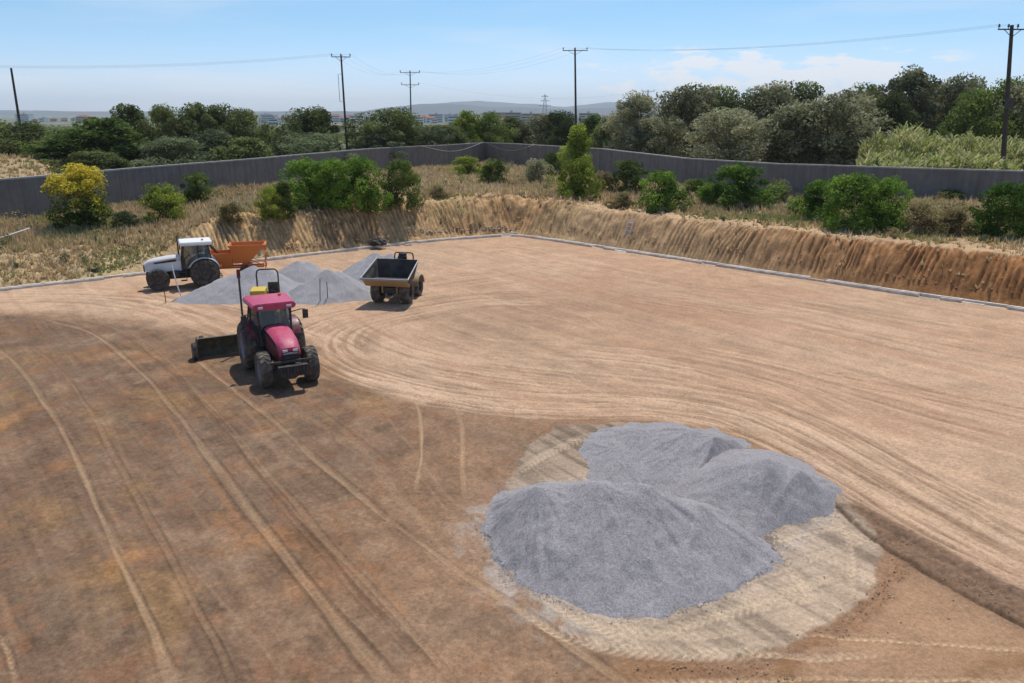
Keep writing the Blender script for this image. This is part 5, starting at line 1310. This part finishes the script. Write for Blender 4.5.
def cable(a, b_, sag, label, r=.007):
    a, b_ = Vector(a), Vector(b_); pts = []
    for k in range(17):
        f = k / 16; p = a.lerp(b_, f); p.z -= sag * 4 * f * (1 - f); pts.append(p - a)
    o = MB().tube(pts, r, 5).build('power_cable', M['cable'], None, True, a); tag(o, label, 'cable', 'overhead power cables')
nm = ['left', 'middle', 'right']
for k in range(3):
    cable(Vector(aty(-150, 62, 88)) + Vector((0, 3. * k - 3, 0)), tl[k], 1., f'overhead wire from the left edge to the {nm[k]} insulator of the bracket pole')
    cable(tl[k], t2[k], 1.6, f'{nm[k]} wire from the bracket pole to the upper arm of the double-arm pole')
    cable(t3[k], t4[k], 1.0, f'long wire from the {nm[k]} insulator of the T-shaped pole to the right-edge pole')
    cable(t2[k], t3[k], 1.5 + .2 * k, f'slack wire from the double-arm pole to the {nm[k]} insulator of the T-shaped pole')
cable(t2[4], t6[1], 2.5, 'low wire from the double-arm pole to the short-looking far pole')

# ------------------------------------------------------------------ small things on the site
def peg(u, v, h, label, mat, bend=(0, 0), r=.022):
    x, y = at(u, v); b = MB(); b.tube([(0, 0, -.2), (bend[0] * .5, 0, h * .5), (bend[0], bend[1], h)], r, 6); o = b.build('survey_peg', M[mat], None, True, (x, y, 0)); tag(o, label, 'peg', 'pegs by the far gravel heaps')
peg(166, 303, 1.65, 'brown peg left of the white pole, in front of the white tractor', 'wood', (-.02, 0))
peg(183, 300, 1.75, 'tilted white pole standing in front of the white tractor', 'white', (-.45, .2), .03)
peg(320, 303, 1.25, 'left bent dark peg before the middle pale gravel heap', 'dark', (.08, 0))
peg(328, 302, 1.05, 'right straight peg before the middle pale gravel heap', 'dark', (.0, 0))
# black bundle on the kerb, small dark crate, ladder, timber plank, limewashed rubble
x, y = at(378, 249); b = MB(); r_ = random.Random(3)
b.bm.free(); bm = bmesh.new(); bmesh.ops.create_icosphere(bm, subdivisions=3, radius=1.)
for v in bm.verts: v.co = Vector((v.co.x * .55, v.co.y * .4, max(-.3, v.co.z) * .36)) * (1 + .25 * math.sin(v.co.x * 5 + v.co.y * 7) * math.cos(v.co.z * 6))
me = bpy.data.meshes.new('tarp_bundle'); bm.to_mesh(me); bm.free(); o = link('tarp_bundle', me, M['black'], loc=(x, y + .2, .36)); tag(o, 'crumpled black bundle lying on the far kerb above the pale heaps', 'bundle')
x, y = at(93, 277); b = MB()
for a in ((-.3, .3, -.2, -.17), (-.3, .3, .17, .2), (-.3, -.27, -.168, .168), (.27, .3, -.168, .168)): b.box(a[0], a[1], a[2], a[3], 0, .34)
b.box(-.268, .268, -.168, .168, .0, .05); o = b.build('crate', M['dark'], None, False, (x, y + .2, .15)); o.rotation_euler = (0, 0, .66); tag(o, 'small dark open box set on the left kerb', 'crate')
def ladder():
    a = Vector((*at(624, 249), .1)); bb = Vector(hit(632, 222)); bb.z += .15
    t = empty('ladder', a); tag(t, 'grey metal ladder lying up the earth bank', 'ladder'); d = bb - a; L_ = d.length; d.normalize(); sd_ = d.cross(Vector((0, 0, 1))).normalized(); up = sd_.cross(d)
    for s in (-1, 1): MB().tube([sd_ * .22 * s + up * .08, d * L_ + sd_ * .22 * s + up * .08], .035, 6).build('rail', M['silver'], t)
    n = int(L_ / .3)
    for k in range(1, n): MB().tube([d * (k * .3) - sd_ * .22 + up * .08, d * (k * .3) + sd_ * .22 + up * .08], .025, 6).build('rung', M['silver'], t)
ladder()
x, y, z = hit(8, 241); o = MB().box(-1.3, 1.3, -.1, .1, -.03, .03, .005).build('plank', M['palewood'], None, False, (x, y, z + .3)); o.rotation_euler = (.1, -.25, .75); tag(o, 'pale timber plank lying in the dry grass at the left edge', 'plank')
def s_r(k): 
    x, y = at(500 + rng.normal() * 9, 236.5); return x, y + .4 + rng.random() * .6, .12 + .1 * rng.random()
stones('rubble', 'pale broken rubble lying against the kerb at the far corner', 60, s_r, .06, .28, M['kerb'])
# slack hose draped over the wall near its corner
def hose():
    pts = []
    for u, v in ((405, 146), (418, 149), (432, 152), (448, 151), (462, 147), (478, 143), (492, 145), (506, 151), (522, 156)):
        pts.append(u)
    # follows the inner wall face, sagging between two fixings
    P = [np.array(p) for p in (WALL[4], WALL[5], WALL[6])]
    def onwall(f): return P[0] + (P[1] - P[0]) * f if f <= 1 else P[1] + (P[2] - P[1]) * (f - 1)
    out = []
    for k in range(41):
        f = .25 + 1.45 * k / 40; q = onwall(f); c = np.array([0, 110.]); dr = c - q; dr = dr / np.hypot(*dr)
        out.append((q[0] + dr[0] * .3, q[1] + dr[1] * .3, 4.9 - 1.0 * abs(math.sin((f - .25) / 1.45 * PI * 2)) ** 1.2))
    o = MB().tube([Vector(p) - Vector(out[0]) for p in out], .05, 6).build('hose', M['coping'], None, True, out[0]); tag(o, 'pale slack hose hanging in two swags along the far corner of the wall', 'hose')
hose()

# ------------------------------------------------------------------ far town and hills
def mat_house(name, c): return mat_plain(name, c, .8, dust=.1, scale=.5)
MH = [mat_house('white_render', (.82, .80, .76)), mat_house('cream_render', (.55, .47, .36)), mat_house('grey_render', (.42, .42, .42)), mat_house('pink_render', (.5, .33, .26))]
M['tile'] = mat_plain('roof_tile', (.33, .11, .06), .85, dust=.2, scale=.6); M['pane'] = mat_plain('dark_pane', (.04, .05, .06), .2, dust=0)
def house_meshes(w, d, fl, pitched):
    h = fl * 3.1; b = MB(); b.box(-w / 2, w / 2, -d / 2, d / 2, -3, h); wall = bpy.data.meshes.new('wall'); b.bm.to_mesh(wall); b.bm.free()
    b = MB()
    if pitched: b.loft([[(-w / 2 - .5, -d / 2 - .5, h), (w / 2 + .5, -d / 2 - .5, h), (w / 2 + .5, d / 2 + .5, h), (-w / 2 - .5, d / 2 + .5, h)], [(-w / 2 + d * .4, -.1, h + d * .22), (w / 2 - d * .4, -.1, h + d * .22), (w / 2 - d * .4, .1, h + d * .22), (-w / 2 + d * .4, .1, h + d * .22)]])
    else: b.box(-w / 2 - .4, w / 2 + .4, -d / 2 - .4, d / 2 + .4, h, h + .35); b.box(-1.5, 1.5, -1.5, 1.5, h + .35, h + 2.6)
    roof = bpy.data.meshes.new('roof'); b.bm.to_mesh(roof); b.bm.free()
    wins = []
    for f in range(fl):
        b = MB(); b.box(-w / 2 + 1.2, w / 2 - 1.2, -d / 2 - .06, -d / 2 - .01, f * 3.1 + 1.1, f * 3.1 + 2.3)
        m = bpy.data.meshes.new('window_band'); b.bm.to_mesh(m); b.bm.free(); m.materials.append(M['pane']); wins.append(m)
    wall.materials.append(MH[0]); roof.materials.append(M['tile'] if pitched else MH[2])
    return wall, roof, wins
HP = [house_meshes(14, 10, 2, True), house_meshes(18, 12, 3, False), house_meshes(24, 12, 4, False), house_meshes(12, 10, 2, False), house_meshes(20, 11, 3, True)]
rh = random.Random(12)
ordn = ['first', 'second', 'third', 'fourth', 'fifth', 'sixth', 'seventh', 'eighth', 'ninth', 'tenth', 'eleventh', 'twelfth', 'thirteenth', 'fourteenth', 'fifteenth', 'sixteenth', 'seventeenth', 'eighteenth']
secs = [('between the left pole and the left wood', 20, 100, 8), ('left of the bracket pole', 262, 292, 10), ('right of the bracket pole', 322, 372, 14), ('just right of the double-arm pole', 408, 462, 18), ('left of the lattice pylon', 484, 542, 18), ('right of the lattice pylon', 548, 572, 8), ('right of the T-shaped pole', 580, 625, 14)]
for where, u0, u1, n in secs:
    for k in range(n):
        u = u0 + (u1 - u0) * (k + .5) / n + rh.uniform(-1, 1); Y = rh.uniform(750, 1500); kk = rh.randrange(5)
        x = aty(u, 120, Y)[0]; z = tz(x, Y); wall, roof, wins = HP[kk]
        cn = rh.choice([0, 0, 0, 1, 2, 3]); cname = ['white', 'cream', 'grey', 'pinkish'][cn]
        t = empty('town_house', (x, Y, z), rh.uniform(-.5, .5), rh.uniform(.6, .9))
        tag(t, f'far {cname} town house, {ordn[k]} from the left {where}', 'house', 'houses of the distant town')
        o = bpy.data.objects.new('wall', wall); C.objects.link(o); o.parent = t; o.material_slots[0].link = 'OBJECT'; o.material_slots[0].material = MH[cn]
        o = bpy.data.objects.new('roof', roof); C.objects.link(o); o.parent = t
        for m in wins: o = bpy.data.objects.new('window_band', m); C.objects.link(o); o.parent = t
# far wood that reads as one dark mass between trees and town
def far_wood():
    n = 2600; U = rng.random(n) * 1250 - 110; Y = 170 + 330 * rng.random(n) ** 1.4
    cs = []; 
    X = np.array([aty(u, 118, y)[0] for u, y in zip(U, Y)]); keep = fbm(X * .02, Y * .02, 3, 501) > .42; X, Y = X[keep], Y[keep]
    h = terr(X, Y)[0]; s = (1.0 + 1.6 * rng.random(len(X)))
    Vs, qs, ls = [], [], []; off = 0
    V, q, lf = leaf_cloud(np.stack([X, Y, h + s * .55], 1), s, 60, .9, 77, .8)
    me = np_mesh('scrub_woodland', V, quads=q); set_col(me, 'leaf', lf)
    o = link('scrub_woodland', me, M['leaf_dark']); tag(o, 'far scrub and groves reading as one dark green band below the town', 'woodland', kind='stuff')
far_wood()
def hills(Y, prof, seed, depth, c):
    us = np.linspace(-300, 1350, 400); n = len(us); rows = 10
    top = np.interp(us, [p[0] for p in prof], [p[1] for p in prof]) + (fbm(us / 40., us * 0, 4, seed) - .5) * 3.
    X = (us - 512) / F * Y * 1.04; zt = HC + (113 - top) / F * Y * 1.0
    V = np.zeros((rows, n, 3)); 
    for r in range(rows):
        f = r / (rows - 1); g = math.sin(f * PI / 2)
        V[r, :, 0] = X; V[r, :, 1] = Y + depth * (f - 1) + 60 * (fbm(us / 25., us * 0 + f * 3, 3, seed + 3) - .5)
        V[r, :, 2] = -40 + (zt + 40) * g * (.94 + .12 * fbm(us / 18., us * 0 + f * 5, 3, seed + 6)) if r < rows - 1 else zt
    me = np_mesh('hills', V.reshape(-1, 3), quads=grid_quads(rows, n), smooth=True)
    o = link('hills', me, c); o['kind'] = 'structure'
M['hill'] = mat_plain('hill_scrub', (.05, .06, .06), .95, dust=.1, scale=.004, dustcol=(.24, .2, .13))
hills(6200, [(-300, 112), (380, 111), (400, 108), (430, 105), (455, 105), (490, 108), (560, 109), (620, 107), (700, 110), (1350, 110)], 3, 1200, M['hill'])
hills(9200, [(-300, 112), (380, 112), (440, 104), (480, 101), (520, 104), (560, 107), (600, 102), (660, 104), (760, 110), (1000, 100), (1350, 96)], 9, 900, M['hill'])

# ------------------------------------------------------------------ haze
b = MB(); b.box(-11500, 11500, -2500, 11500, -80, 190)
hz = b.build('haze', None); hz['kind'] = 'stuff'; tag(hz, 'thin summer haze filling the air over the plain', 'haze')
m = bpy.data.materials.new('haze'); m.use_nodes = True; t = m.node_tree
for n in list(t.nodes): t.nodes.remove(n)
o_ = t.nodes.new('ShaderNodeOutputMaterial'); pv = t.nodes.new('ShaderNodeVolumePrincipled'); pv.inputs['Color'].default_value = (.85, .92, 1, 1); pv.inputs['Density'].default_value = .00010
pv.inputs['Anisotropy'].default_value = .0
t.links.new(pv.outputs[0], o_.inputs['Volume']); hz.data.materials.append(m)
